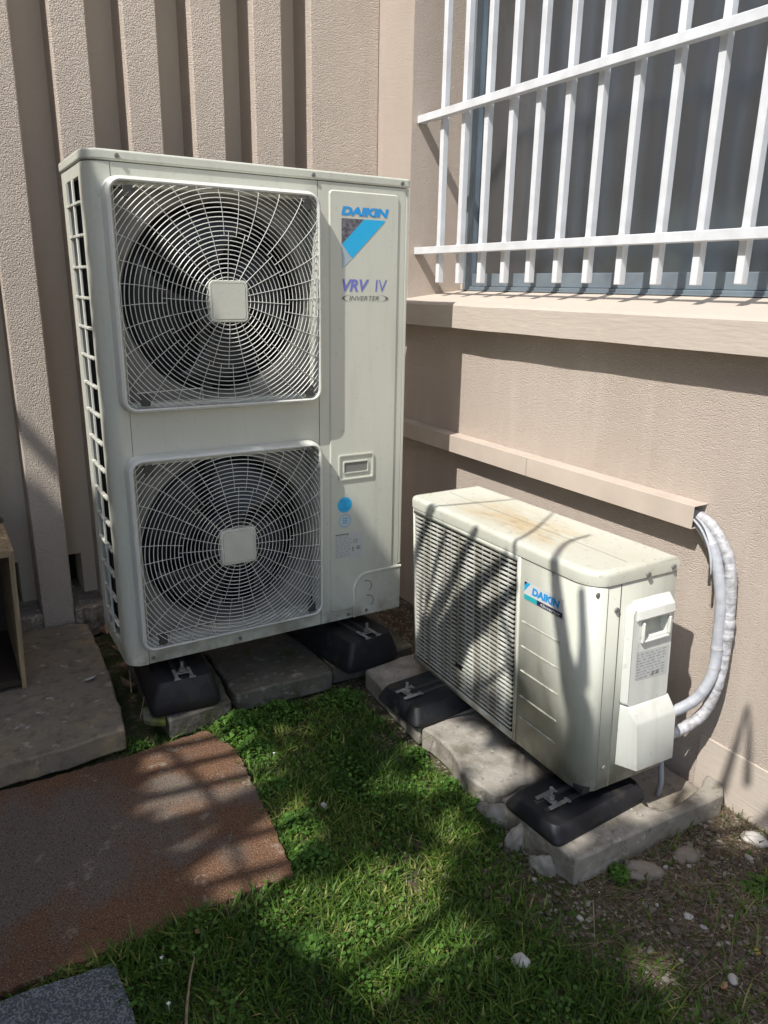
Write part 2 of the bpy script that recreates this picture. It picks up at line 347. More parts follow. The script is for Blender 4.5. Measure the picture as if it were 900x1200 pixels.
# fins
PITCH = .2128; X0 = -.141; FW = .104
fin = None
for k in range(-14, 5):
    x = X0 + PITCH*k
    if fin is None:
        mb = MB().box(0, FW, 0, RY-FY+.02, 0, TOP+.30); fin = obj('fin', mb, M['plaster'], bld, bevel=.004)
        f = fin
    else: f = again(fin)
    f.location = (x-W, 0, -.32-GZ+.0)
bpart('corner_pier', MB().box(X0+PITCH*5, W, FY, RY+.02, -.3, TOP), M['plaster'], bevel=.004)
mb = MB().box(-3.3, W, RY, RY+.25, .078, TOP)
bpart('recess_wall', mb, M['smooth_plaster'])
# lower recess wall beside the vent holes, and black sheets painting their dark insides
q1 = q2 = None
for k in range(-6, 5):
    a = X0+PITCH*k+FW
    if q1 is None:
        q1 = obj('vent_surround', MB().box(.062, PITCH-FW+.001, .001, .24, -.08, .0775), M['smooth_plaster'], bld)
        q2 = obj('vent_black_back', MB().box(-.001, .063, .16, .17, -.08, .078), M['dark'], bld); f1, f2 = q1, q2
    else: f1, f2 = again(q1), again(q2)
    for f in (f1, f2): f.location = (a-W, RY-FY, -GZ)
mb = MB()
for k in range(-6, 5):
    a = X0+PITCH*k+FW+.0015; b_ = X0+PITCH*(k+1)-.0015; n = 6
    pts = [(a, RY+.2)] + [(a+(b_-a)*i/n, FY-.012+random.uniform(-.012,.012)) for i in range(n+1)] + [(b_, RY+.2)]
    mb.prism(pts[::-1], -.19, -.079+random.uniform(-.003,.003))
bpart('plinth', mb, M['broken_plinth'], bevel=.004)
# side wall with a window opening
YA, YB = .467, -1.60
mb = MB().box(W, W+.32, -4.0, FY+.2, -.32, .93)
bpart('side_wall', mb, M['fine_plaster'], bevel=.003)
mb = MB().box(W+.0005, W+.32, YA, FY+.2, .931, TOP); bpart('window_jamb_wall', mb, M['fine_plaster'], bevel=.003)
mb = MB().box(W+.0005, W+.32, -4.0, YB, .931, TOP); bpart('near_wall', mb, M['fine_plaster'], bevel=.003)
mb = MB().box(W+.001, W+.32, YB, YA, 2.45, TOP); bpart('lintel', mb, M['fine_plaster'], bevel=.003)
# sill, slightly irregular front face
mb = MB(); n = 60
prof = [(W-.066, .919), (W-.066, .990), (W-.060, .998), (W+.235, 1.036), (W+.235, .919)]
ring0 = None
for i in range(n+1):
    y = -4.0 + (.56+4.0)*i/n
    j = .0018*noise.noise(Vector((y*6, 0, 0)))
    b0 = len(mb.v); mb.v += [(p[0]+(j if q < 3 else 0), y, p[1]+(j if q < 3 else 0)) for q, p in enumerate(prof)]
    if i: mb.f += [(b0-5+q, b0-5+(q+1)%5, b0+(q+1)%5, b0+q) for q in range(5)]
mb.f += [tuple(range(5)), tuple(range(len(mb.v)-1, len(mb.v)-6, -1))]
bpart('window_sill', mb, M['sill_render'])
# plaster return beside the frame
bpart('plaster_return', MB().box(W+.245, W+.30, YA-.022, YA+.001, 1.03, 2.45), M['smooth_plaster'])
# lower base course of the near side wall (smooth band with a fine joint)
bpart('base_band', MB().box(W-.004, W+.02, -4, -.98, -.30, -.035), M['sill_render'], bevel=.002)
# window
XF = W+.235
mb = MB()
mb.box(XF, XF+.06, YA-.065, YA-.023, 1.037, 2.45)
mb.box(XF, XF+.06, YB, YA-.066, 1.037, 1.052); mb.box(XF+.012, XF+.06, YB, YA-.066, 1.0525, 1.098)
mb.box(XF, XF+.06, YB, YA-.066, 2.40, 2.45)
win = bpart('window', mb, M['alu'], bevel=.002)
mb = MB().box(XF-.012, XF-.0005, YB, YA-.03, 1.0372, 1.0415)
s = obj('sill_track', MB(), M['alu'], win); 
def local_child(parent, name, mb, m, **k):
    off = Vector(bld.location)
    mb.v = [(v[0]-off.x, v[1]-off.y, v[2]-off.z) for v in mb.v]
    return obj(name, mb, m, parent, **k)
bpy.data.objects.remove(s); local_child(win, 'sill_track', mb, M['alu'])
local_child(win, 'pane', MB().box(XF+.030, XF+.035, YB, YA-.066, 1.0985, 2.40), M['glass'])
# curtain behind the glass
mb = MB(); n = 260; ys_ = [YB-.1 + (YA+.2-YB)*i/n for i in range(n+1)]
def cx(y): return XF+.14 + .008*math.sin(y*62+2*math.sin(y*5)) + .005*math.sin(y*23+1)
for i, y in enumerate(ys_): mb.v += [(cx(y), y, 1.0), (cx(y), y, 2.5)]
mb.f = [(2*i, 2*i+2, 2*i+3, 2*i+1) for i in range(n)]
cu = obj('curtain', mb, M['curtain']); tag(cu, 'dark grey pleated curtain hanging behind the window glass', 'curtain')
sm = cu.modifiers.new('solid', 'SOLIDIFY'); sm.thickness = .002
o = obj('room_floor', MB().box(W+.33, W+2.5, -4, 1, .9, 1.0), M['curtain'], bld); o.location = -Vector(bld.location)

# ------------------------------------------------------------------ WINDOW GRILLE
gr = thing('window_grille', 'white painted steel security bars across the window', 'window grille', (W+.06, YA, 1.0))
def gp(name, mb, m, **k):
    mb.v = [(v[0]-W-.06, v[1]-YA, v[2]-1.0) for v in mb.v]; return obj(name, mb, m, gr, **k)
h = gp('horizontal_bar', MB().box(1.225, 1.250, YB, YA, 1.161, 1.186), M['grille_white'], bevel=.0018)
h2 = again(h, (0, 0, .437))
vb = gp('vertical_bar', MB().box(1.2505, 1.2725, .353-.0105-.003, .353+.0105-.003, 1.063, 2.36), M['grille_white'], bevel=.0018)
for k in range(1, 15):
    again(vb, (0, -.1211*k, random.uniform(-.003,.003)))

wb = None
for k in range(0, 12):
    for zz in (1.1865, 1.6235, 1.1605, 1.5975):
        y = .353-.003-.1211*k
        if wb is None:
            wb = gp('weld_bead', MB().tube([(1.2500, -.010, 0), (1.2512, -.003, .0012), (1.2505, .004, 0), (1.2500, .0105, .0008)], [.0022,.003,.0026,.002], 6), M['grille_white'])
            for v_ in wb.data.vertices: v_.co += Vector((0, YA, 1.0))
            w_ = wb
        else: w_ = again(wb)
        w_.location = (0, y-YA, zz-1.0)
# ------------------------------------------------------------------ PIPE COVER (conduit) AND PIPES
mb = MB(); yo, yi = -.905, .62; t = .0022
mb.box(1.148, 1.148+t, yo, yi, .500, .5575); mb.box(1.148+t, 1.1995, yo, yi, .5575-t, .5575); mb.box(1.148+t, 1.1995, yo, yi, .500, .500+t)
mb.box(1.1972, 1.1995, yo+.0, yi, .5022, .555)
pc = obj('pipe_cover', mb, M['conduit'], bevel=.0008); tag(pc, 'beige metal pipe cover running along the side wall under the sill', 'pipe cover')
pc2 = obj('joint_strip', MB().box(1.1470, 1.1478, -.31, -.308, .501, .5565), M['faint_print'], pc)

def bez(pts, n=60):
    P = [Vector(p) for p in pts]; P = [P[0]*2-P[1]] + P + [P[-1]*2-P[-2]]; out = []
    m = len(P)-3
    for i in range(n+1):
        t = i/n*m; k = min(int(t), m-1); t -= k; a, b, c, d = P[k:k+4]
        out.append(.5*((2*b)+(c-a)*t+(2*a-5*b+4*c-d)*t*t+(-a+3*b-3*c+d)*t**3))
    return out
path1 = bez([(1.174,-.85,.530)]+[(1.174, -0.905, 0.51), (1.168, -0.956, 0.466), (1.166, -0.982, 0.408), (1.164, -1.001, 0.336), (1.158, -1.011, 0.249), (1.152, -1.018, 0.195), (1.135, -1.019, 0.147), (1.11, -1.006, 0.1), (1.07, -0.98, 0.067)]+[(1.01,-.98,.07)], 150)
path2 = bez([(1.184,-.85,.530)]+[(1.184, -0.92, 0.519), (1.183, -0.974, 0.473), (1.182, -1.0, 0.422), (1.18, -1.013, 0.349), (1.176, -1.02, 0.272), (1.17, -1.026, 0.194), (1.155, -1.027, 0.123), (1.135, -1.018, 0.063), (1.1, -1.0, 0.026), (1.06, -0.995, 0.019)]+[(1.01,-.975,.01)], 360)
def lumpy(n, r, amp, fr, s): return [r*(1+amp*noise.noise(Vector((i*fr, s, 0))) + .5*amp*noise.noise(Vector((i*fr*3, s+9, 0)))) for i in range(n)]
p1 = obj('insulated_pipe', MB().tube(path1, lumpy(len(path1), .0135, .06, .3, 1), 16), M['foam'], angle=60)
tag(p1, 'smooth grey foam insulated pipe curving down from the pipe cover', 'pipe', 'insulated pipes between the pipe cover and the small unit')
# slit seam of the foam as thin rib, tape bands
for i in (9, 27, 78, 92):
    seg = path1[i:i+3]; obj('tape_band', MB().tube(seg, .0146, 16), M['tape'], p1)
rr = []
for i in range(len(path2)):
    if i == 0: per, st_ = 24, 0
    if i-st_ >= per: per, st_ = random.choice((11, 17, 26, 38)), i
    rr.append(.0132*(1+.09*(i-st_)/per) * (1+.14*noise.noise(Vector((i*.05,4,0)))+.06*noise.noise(Vector((i*.5,8,0)))) * (1.16 if 150 < i < 172 else 1))
p2 = obj('insulated_pipe', MB().tube(path2, rr, 16), M['tape'], angle=60)
tag(p2, 'rough white tape wrapped pipe bulging outermost beside the wall', 'pipe', 'insulated pipes between the pipe cover and the small unit')
path3 = bez([(1.07,-.978,.02),(1.068,-.982,-.01),(1.058,-.977,-.066),(1.060,-.983,-.13),(1.068,-.97,-.19)], 30)
p3 = obj('drain_hose', MB().tube(path3, .0065, 10), M['foam'], angle=60); tag(p3, 'thin grey hose hanging down behind the small unit onto the slab', 'hose')
# loose thin wires coming out of the conduit end
for s_, w in ((0,.0035),(1,.003)):
    pts = bez([(1.162-.006*s_,-.88,.535),(1.158-.006*s_,-.93,.505),(1.150,-.965,.44+.01*s_),(1.146,-.975,.38)], 24)
    ww = obj('cable', MB().tube(pts, w, 8), M['foam'] if s_ else M['clip'], p1, angle=60)

# ------------------------------------------------------------------ text helper
def text_mesh(body, w, h, bold=.0, shear=0, sx=1):
    cu_ = bpy.data.curves.new('t', 'FONT'); cu_.body = body; cu_.size = 1; cu_.shear = shear; cu_.offset = bold; cu_.resolution_u = 3
    cu_.extrude = 0
    ob = bpy.data.objects.new('t', cu_); col.objects.link(ob)
    dg = bpy.context.evaluated_depsgraph_get(); me = bpy.data.meshes.new_from_object(ob.evaluated_get(dg))
    bpy.data.objects.remove(ob)
    co = np.array([v.co[:] for v in me.vertices]); lo = co.min(0); hi = co.max(0)
    for v in me.vertices:
        v.co.x = (v.co.x-lo[0])/(hi[0]-lo[0])*w; v.co.y = (v.co.y-lo[1])/(hi[1]-lo[1])*h
    return me
def text(name, body, w, h, m, parent, origin, X=(1,0,0), Y=(0,0,1), **k):
    me = text_mesh(body, w, h, **k); me.name = name; me.materials.append(m)
    X = Vector(X); Y = Vector(Y); Z = X.cross(Y)
    mt = Matrix((X, Y, Z)).transposed().to_4x4(); mt.translation = Vector(origin)
    me.transform(mt)
    o = bpy.data.objects.new(name, me); col.objects.link(o); o.parent = parent; return o

# ------------------------------------------------------------------ LARGE OUTDOOR UNIT (front on y=0, x 0..0.9, z 0..1.345)
big = thing('outdoor_unit', 'tall ivory two-fan outdoor unit with blue flag logo and black rubber feet', 'outdoor unit', (0, 0, 0), 'outdoor units of the air conditioning')
def arc(cx_, cy_, r, a0, a1, n=8):
    return [(cx_+r*math.cos(math.radians(a0+(a1-a0)*i/n)), cy_+r*math.sin(math.radians(a0+(a1-a0)*i/n))) for i in range(n+1)]
SEAM = .603; ZT = 1.319
# casing: rounded front-left post, rear post, rails, right side, back
mb = MB()
post = [(0, .082), (0,.045)] + arc(.045,.045,.045,180,270,9)[1:] + [(.058, 0), (.058, .006), (.045,.006)] + arc(.045,.045,.039,270,180,6) + [(.006,.082)]
mb.prism(post, .0, ZT)
mb.box(.0005, .012, .255, .32, .0, ZT)                       # rear left post
mb.box(.0005, .012, .082, .255, 1.29, ZT); mb.box(.0005, .012, .082, .255, 0, .045)
mb.box(.885, .900, .012, .32, 0, ZT)                         # right side
mb.box(.0120, .885, .315, .32, 0.02, ZT)
mb.box(.020, .885, .014, .315, 0.002, .02)
cas = obj('casing', mb, M['ivory'], big, bevel=.0015)
# front fan panel (with two square openings)
def frame_panel(mb, x0, x1, z0, z1, holes, y0, y1):
    zs = [z0] + sum([[h[2], h[3]] for h in holes], []) + [z1]
    for i in range(0, len(zs)-1):
        if i % 2 == 0: mb.box(x0, x1, y0, y1, zs[i], zs[i+1])
        else:
            h = holes[i//2]; mb.box(x0, h[0], y0, y1, zs[i], zs[i+1]); mb.box(h[1], x1, y0, y1, zs[i], zs[i+1])
holes = [(.062,.590,.066,.580),(.062,.590,.744,1.268)]
mb = MB(); frame_panel(mb, .0595, SEAM-.001, .002, ZT, holes, 0.001, .012)
fp = obj('fan_panel', mb, M['ivory'], big)
obj('groove', MB().box(.0580, .0594, .0015, .01, .003, ZT-.001), M['grey_plate'], cas)
# orifice plates, shrouds, fans
def orifice(zc, zlo, zhi):
    cxx = .322; R_ = .251; seg = 64; mb = MB()
    x0, x1 = .062, .590
    inner = [(cxx+R_*math.cos(2*math.pi*i/seg), zc+R_*math.sin(2*math.pi*i/seg)) for i in range(seg)]
    outer = []
    for i in range(seg):
        a = 2*math.pi*i/seg; c_, s_ = math.cos(a), math.sin(a)
        t = min((x1-cxx)/c_ if c_ > 1e-6 else 9, (x0-cxx)/c_ if c_ < -1e-6 else 9, (zhi-zc)/s_ if s_ > 1e-6 else 9, (zlo-zc)/s_ if s_ < -1e-6 else 9)
        outer.append((cxx+c_*t, zc+s_*t))
    # plate, rolled lip and a tapering shroud
    prof = [(None, .036), (R_+.012, .036), (R_+.004, .039), (R_, .048), (R_-.004, .085), (R_+.004, .135)]
    for j, (r, y) in enumerate(prof):
        for i in range(seg):
            a = 2*math.pi*i/seg
            mb.v.append((outer[i][0], y, outer[i][1]) if r is None else (cxx+r*math.cos(a), y, zc+r*math.sin(a)))
    for j in range(len(prof)-1):
        for i in range(seg):
            k = (i+1) % seg; mb.f.append((j*seg+i, j*seg+k, (j+1)*seg+k, (j+1)*seg+i))
    p = obj('orifice_plate', mb, M['grey_plate'], big)
    # box sides between panel and plate
    mb = MB(); mb.box(x0-.002, x0, .012, .036, zlo, zhi); mb.box(x1, x1+.002, .012, .036, zlo, zhi); mb.box(x0-.002, x1+.002, .012, .036, zhi, zhi+.002); mb.box(x0-.002, x1+.002, .012, .036, zlo-.002, zlo)
    obj('opening_edge', mb, M['ivory'], p)
    f = obj('fan', MB().cyl((cxx, zc), .07, .06, .14, n=32, r2=.06), M['fan'], big, bevel=.004)
    for b in range(4):
        mbb = MB(); a0 = math.radians(90*b+25+zc*60); nr, na = 8, 8
        for i in range(nr+1):
            r = .06+.168*i/nr; sw = .45*(i/nr)**1.4
            for j in range(na+1):
                a = a0 - sw + (j/na)*(1.05+.18*i/nr); y = .065 + .075*(j/na)
                mbb.v.append((cxx+r*math.cos(a), y, zc+r*math.sin(a)))
        mbb.f = [(i*(na+1)+j, i*(na+1)+j+1, (i+1)*(na+1)+j+1, (i+1)*(na+1)+j) for i in range(nr) for j in range(na)]
        ob = obj('blade', mbb, M['fan'], f); sd = ob.modifiers.new('s', 'SOLIDIFY'); sd.thickness = .003
    obj('motor_bracket', MB().box(cxx-.016, cxx+.016, .17, .185, zlo-.05, zhi+.04), M['grey_plate'], big)
orifice(.325, .066, .580); orifice(1.003, .744, 1.268)
obj('inner_coil', MB().box(.03, .88, .285, .305, .02, 1.31).box(.040, .050, .055, .285, .02, 1.31), M['coil'], big)
obj('partition', MB().box(SEAM+.0, SEAM+.01, .014, .284, .021, 1.31), M['dark'], big)

# fan guards
def guard(zc, zlo, zhi):
    cxx = .3205; x0, x1 = .043, .589; r0 = .03
    def inside(x, z, m=.004):
        if not (x0+m < x < x1-m and zlo+m < z < zhi-m): return False
        for qx, sx in ((x0+r0, -1), (x1-r0, 1)):
            for qz, sz in ((zlo+r0, -1), (zhi-r0, 1)):
                if (x-qx)*sx > 0 and (z-qz)*sz > 0 and math.hypot(x-qx, z-qz) > r0-m: return False
        return True
    def dome(x, z):
        e = min(x-x0, x1-x, z-zlo, zhi-z); r = math.hypot(x-cxx, z-zc)
        e = max(0, min(1, e/.03)); e = e*(2-e)
        return -.030 - .005*e - .014*max(0, 1-(r/.36)**2)
    # frame: rounded square bezel
    def rr(x0, x1, z0, z1, r, n=8):
        P = []
        for (cx_, cz_, a) in ((x1-r, z1-r, 0), (x0+r, z1-r, 90), (x0+r, z0+r, 180), (x1-r, z0+r, 270)):
            P += [(cx_+r*math.cos(math.radians(a+90*i/n)), cz_+r*math.sin(math.radians(a+90*i/n))) for i in range(n+1)]
        return P
    g = bpy.data.objects.new('fan_guard', None)
    mb = MB(); prof = [(-.010, .001), (-.0085,-.026), (-.0055,-.035), (.000,-.039), (.0035,-.037), (.0045,-.030), (.0045,.0008)]
    for off, y in prof:
        mb.v += [(p[0], y, p[1]) for p in rr(x0+off, x1-off, zlo+off, zhi-off, max(.004, r0-off))]
    n = 36
    mb.f = [(j*n+i, j*n+(i+1)%n, (j+1)*n+(i+1)%n, (j+1)*n+i) for j in range(len(prof)-1) for i in range(n)]
    g = obj('fan_guard', mb, M['white_plastic'], big)
    # rings
    mb = MB(); r = .060; k = 0
    while r < .385:
        seg = int(64 + max(0, r-.2)*1300); run = []
        wr = .00115
        for i in range(seg+1):
            a = 2*math.pi*i/seg; x, z = cxx+r*math.cos(a), zc+r*math.sin(a)
            if inside(x, z): run.append((x, dome(x, z), z))
            if (not inside(x, z) or i == seg) and len(run) > 1:
                mb.tube(run, wr, 4, cap=False)
            if not inside(x, z): run = []
        r += .0112; k += 1
    obj('ring_wires', mb, M['guard_wire'], g)['kind'] = 'stuff'
    mb = MB()
    def spoke(th, ra, rb, wr):
        run = []
        for i in range(45):
            r = ra+(rb-ra)*i/44; s = (r-.06)/.3; a = th - .20*s + .24*s*s
            x, z = cxx+r*math.cos(a), zc+r*math.sin(a)
            if inside(x, z): run.append((x, dome(x, z)-.0012, z))
            else: break
        if len(run) > 1: mb.tube(run, wr, 4, cap=False)
    for i in range(24): spoke(math.radians(i*15), .052, .172, .00075)
    for i in range(32): spoke(math.radians(i*11.25+4), .160, .39, .00075)
    obj('spoke_wires', mb, M['guard_wire'], g)['kind'] = 'stuff'
    # centre cap
    mb = MB(); h = .0535
    a = rr(cxx-h, cxx+h, zc-h, zc+h, .014, 4); b = rr(cxx-h+.003, cxx+h-.003, zc-h+.003, zc+h-.003, .012, 4)
    c2 = rr(cxx-h+.0075, cxx+h-.0075, zc-h+.0075, zc+h-.0075, .009, 4); n = 20
    yb = -.047
    for P, y in ((a, yb+.012), (a, yb), (b, yb-.004), (c2, yb-.004), (c2, yb-.0025)): mb.v += [(p[0], y, p[1]) for p in P]
    c3 = rr(cxx-h+.009, cxx+h-.009, zc-h+.009, zc+h-.009, .008, 4)
    for P, y in ((c3, yb-.0025), (c3, yb-.0048)): mb.v += [(p[0], y, p[1]) for p in P]
    mb.f = [(j*n+i, j*n+(i+1)%n, (j+1)*n+(i+1)%n, (j+1)*n+i) for j in range(6) for i in range(n)] + [tuple(6*n+i for i in range(n))]
    obj('guard_cap', mb, M['ivory'], g, angle=50)
    # grey corner clips
    first = None
    for qx, qz in ((x0+.044, zhi-.026), (x1-.034, zhi-.026), (x0+.050, zlo+.026), (x1-.034, zlo+.026)):
        if first is None:
            first = obj('corner_clip', MB().box(-.012, .012, -.0375, -.028, -.015, .015), M['clip'], g, bevel=.002); first.location = (qx, 0, qz)
        else: again(first, (qx, 0, qz))
    # wire stub bar along the bottom corner
    obj('wire_stub', MB().tube([(x0+.03, -.035, zlo+.045), (x0+.20, -.037, zlo+.05), (x0+.20, -.033, zlo+.012)], .0014, 5), M['guard_wire'], g)
guard(.330, .060, .599); guard(1.003, .732, 1.279)

# service panel with pressed border
def rrect(x0, x1, z0, z1, r, n=6):
    P = []
    for (cx_, cz_, a) in ((x1-r, z1-r, 0), (x0+r, z1-r, 90), (x0+r, z0+r, 180), (x1-r, z0+r, 270)):
        P += [(cx_+r*math.cos(math.radians(a+90*i/n)), cz_+r*math.sin(math.radians(a+90*i/n))) for i in range(n+1)]
    return P
mb = MB(); n = 28
outer = []
for p in rrect(.636, .864, .034, 1.300, .008):
    outer.append(p)
# map border ring to the outer rectangle edge
X0_, X1_, Z0_, Z1_ = SEAM+.001, .888, .002, ZT
rings = [[(min(max(X0_ + (p[0]-.636)/(.864-.636)*(X1_-X0_), X0_), X1_), Z0_ + (p[1]-.034)/(1.3-.034)*(Z1_-Z0_)) for p in rrect(.636,.864,.034,1.3,.0001)], rrect(.636,.864,.034,1.3,.012), rrect(.6395,.8605,.0375,1.2965,.009)]
for P, y in ((rings[0], .012), (rings[0], .0), (rings[1], .0), (rings[2], -.004)):
    mb.v += [(p[0], y, p[1]) for p in P]
mb.f = [(j*n+i, j*n+(i+1)%n, (j+1)*n+(i+1)%n, (j+1)*n+i) for j in range(3) for i in range(n)]
# inner pressed field as cells leaving out the handle pocket
hx0, hx1, hz0, hz1 = .670, .780, .478, .545
PY = -.004
base = len(mb.v)
mb.f.append(tuple(3*n+i for i in range(n)))
svc = obj('service_panel', mb, M['ivory'], big)
obj('panel_edge', MB().box(.8885, .9003, .0, .0115, .160, ZT), M['ivory'], big, bevel=.003)
obj('seam_gap', MB().box(SEAM-.0009, SEAM+.0009, .003, .011, .003, ZT), M['grey_plate'], svc)
# handle pocket: proud rim and lip, its shade painted as a flat grey face
mb = MB(); P0 = rrect(hx0-.006, hx1+.006, hz0-.006, hz1+.006, .006); P1 = rrect(hx0-.002, hx1+.002, hz0-.002, hz1+.002, .005); P2 = rrect(hx0+.010, hx1-.012, hz0+.014, hz1-.016, .004); P3 = rrect(hx0+.013, hx1-.015, hz0+.017, hz1-.019, .003)
for P, y in ((P0, PY+.0005), (P0, PY-.0035), (P1, PY-.0035), (P1, PY+.0002), (P2, PY+.0002), (P2, PY-.003), (P3, PY-.003), (P3, PY-.0002)): mb.v += [(p[0], y-.0006, p[1]) for p in P]
mb.f = [(j*n+i, j*n+(i+1)%n, (j+1)*n+(i+1)%n, (j+1)*n+i) for j in range(7) for i in range(n)]
hp_ = obj('handle_pocket', mb, M['ivory'], svc)
mb = MB(); mb.v = [(p[0], PY-.0009, p[1]) for p in P3]; mb.f = [tuple(range(n))]
obj('pocket_shade_face', mb, mat('pocket_shade', (.20,.20,.185), .6), svc)
# pipe knock-out cover, lower right
mb = MB(); bead = [(.722, .004), (.722, .095)] + [(.722+.045*(1-math.cos(t)), .095+.055*math.sin(t)) for t in [math.pi/2*i/8 for i in range(1, 9)]] + [(.898, .152)]
mb.tube([(p[0], -.0035, p[1]) for p in bead], .0055, 8)
kc = obj('pipe_opening_cover', mb, M['ivory'], big)
pts = [(.726, .004), (.895, .004), (.895, .148)] + [(.722+.005+.045*(1-math.cos(t)), .095+.053*math.sin(t)) for t in [math.pi/2*i/8 for i in range(8, -1, -1)]]
obj('knockout_plate', MB().prism(pts, -.0065, -.0045, 'y'), M['ivory'], kc)
for q, (cx_, cz_) in enumerate(((.765, .105), (.772, .052))):
    P = [(cx_+.020*math.cos(math.radians(a)), -.0070, cz_+.020*math.sin(math.radians(a))) for a in range(-60, 110, 12)]
    obj('knockout', MB().tube(P, .0013, 6), M['print_grey'], kc)
# screws
scr = None
for (x, z, y) in ((.588,1.332,-.004),(.075,1.332,-.004),(.872,1.332,-.004),(.07,.018,.001),(.330,.018,.001),(.702,.016,0),(.765,.02,-.0065)):
    if scr is None: scr = obj('screw', MB().cyl((0, 0), .0055, -.004, 0, n=12).box(-.004,.004,-.0046,-.0041,-.0007,.0007), M['zinc'], cas); scr.location = (x, y, z)
    else: again(scr, (x, y, z))
# top cover
def rounded(x0, x1, y0, y1, r, n=6):
    return [(x1-r2+r2*math.cos(a), y1-r2+r2*math.sin(a)) for r2 in [.006] for a in [math.pi/2*i/n for i in range(n+1)]] + \
           [(x0+.006+.006*math.cos(a), y1-.006+.006*math.sin(a)) for a in [math.pi/2+math.pi/2*i/n for i in range(n+1)]] + \
           [(x0+r+r*math.cos(a), y0+r+r*math.sin(a)) for a in [math.pi+math.pi/2*i/n for i in range(n+1)]] + \
           [(x1-.012+.012*math.cos(a), y0+.012+.012*math.sin(a)) for a in [1.5*math.pi+math.pi/2*i/n for i in range(n+1)]]
obj('top_cover', MB().prism(rounded(-.004, .904, -.004, .324, .046), ZT+.002, 1.3455), M['ivory'], big, bevel=.005, seg=3)
# left side coil guard: upright bars, cross bars
bar = None
cg = obj('side_grille', MB().box(-.002, .004, .250, .2545, .046, 1.289), M['white_plastic'], big)
for y in (.165,):
    obj('upright_bar', MB().box(-.003, .003, y-.004, y+.004, .046, 1.289), M['white_plastic'], cg, bevel=.001)
cb = None; z = .10
for i in range(16):
    zz = 1.232 - i*.0755
    if cb is None: cb = obj('cross_bar', MB().box(-.004, .007, .0825, .2545, -.0036, .0036), M['white_plastic'], cg, bevel=.0015); cb.location = (0,0,zz)
    else: again(cb, (0,0,zz))
# logos and stickers on the service panel
LY = PY-.0008
text('brand_lettering', 'DAIKIN', .155, .0235, M['blue'], svc, (.673, LY, 1.236), bold=.055, shear=.18)
def poly(name, pts, m, parent, y=LY, ax='y'):
    mb = MB(); mb.v = [(p[0], y, p[1]) for p in pts] if ax == 'y' else [(y, p[0], p[1]) for p in pts]; mb.f = [tuple(range(len(pts)))]
    return obj(name, mb, m, parent)
poly('logo_flag_dark', [(.674,1.228),(.674,1.158),(.7455,1.228)], M['slate'], svc)
poly('logo_flag_blue', [(.7465,1.228),(.818,1.228),(.7085,1.122),(.6755,1.1585)], M['cyan'], svc)
poly('logo_flag_tip', [(.6745,1.1565),(.7075,1.121),(.676,1.094)], mat('faded_blue', (.36,.44,.48), .5), svc)
text('model_lettering', 'VRV', .088, .034, M['purple'], svc, (.677, LY, 1.031), bold=.03, shear=.25)
text('model_lettering', 'IV', .040, .034, M['purple'], svc, (.786, LY, 1.031), bold=.0, shear=.1)
text('inverter_lettering', 'INVERTER', .100, .013, M['print_grey'], svc, (.699, LY, 1.006), bold=.0, shear=.25)
for sgn, cx_ in ((-1, .753), (1, .753)):
    mb = MB(); P = []; m_ = 12
    for i in range(m_+1):
        a = math.radians(-62+124*i/m_); P.append((cx_+sgn*.078*math.cos(a), 1.0125+.0125*math.sin(a)))
    for i in range(m_, -1, -1):
        a = math.radians(-62+124*i/m_); P.append((cx_+sgn*(.078*math.cos(a)-.009*(1-abs(i-m_/2)/(m_/2))), 1.0125+.0125*math.sin(a)*.99))
    for i in range(m_): mb.add([(P[i][0],LY,P[i][1]),(P[i+1][0],LY,P[i+1][1]),(P[2*m_-i][0],LY,P[2*m_-i][1]),(P[2*m_+1-i][0],LY,P[2*m_+1-i][1])], [(0,1,2,3)])
    obj('logo_swoosh', mb, M['print_grey'], svc)
def disc(name, cx_, cz_, r, m, y):
    return poly(name, [(cx_+r*math.cos(2*math.pi*i/40), cz_+r*math.sin(2*math.pi*i/40)) for i in range(40)], m, svc, y)
disc('blue_round_sticker', .686, .392, .025, M['cyan'], LY)
text('sticker_print', 'S', .012, .018, M['blue'], svc, (.680, LY-.0004, .383), bold=.03)
for dz in (-.0135, .0125): poly('sticker_print', [(.671,.391+dz),(.701,.391+dz),(.701,.3945+dz),(.671,.3945+dz)], M['blue'], svc, LY-.0004)
disc('white_round_sticker', .687, .340, .024, M['sticker_grey'], LY)
mb = MB()
for i in range(22):
    a = 2*math.pi*i/22; c_, s_ = math.cos(a), math.sin(a); q = .0185
    mb.add([(.687+c_*q-s_*.0015, LY-.0004, .340+s_*q+c_*.0015), (.687+c_*q+s_*.0015, LY-.0004, .340+s_*q-c_*.0015), (.687+c_*(q+.003)+s_*.0015, LY-.0004, .340+s_*(q+.003)-c_*.0015), (.687+c_*(q+.003)-s_*.0015, LY-.0004, .340+s_*(q+.003)+c_*.0015)], [(0,1,2,3)])
for i in range(3): mb.add([(.678, LY-.0004, .332+i*.007), (.696, LY-.0004, .332+i*.007), (.696, LY-.0004, .3355+i*.007), (.678, LY-.0004, .3355+i*.007)], [(0,1,2,3)])
obj('sticker_print', mb, M['cyan'], svc)
poly('rating_label', [(.650,.218),(.750,.208),(.750,.297),(.650,.300)], M['sticker_grey'], svc)
text('label_print', 'CE', .016, .012, M['print_grey'], svc, (.716, LY-.0004, .262), bold=.0)
text('label_print', 'EAC', .014, .013, M['print_grey'], svc, (.729, LY-.0004, .238), bold=.03)
mb = MB()
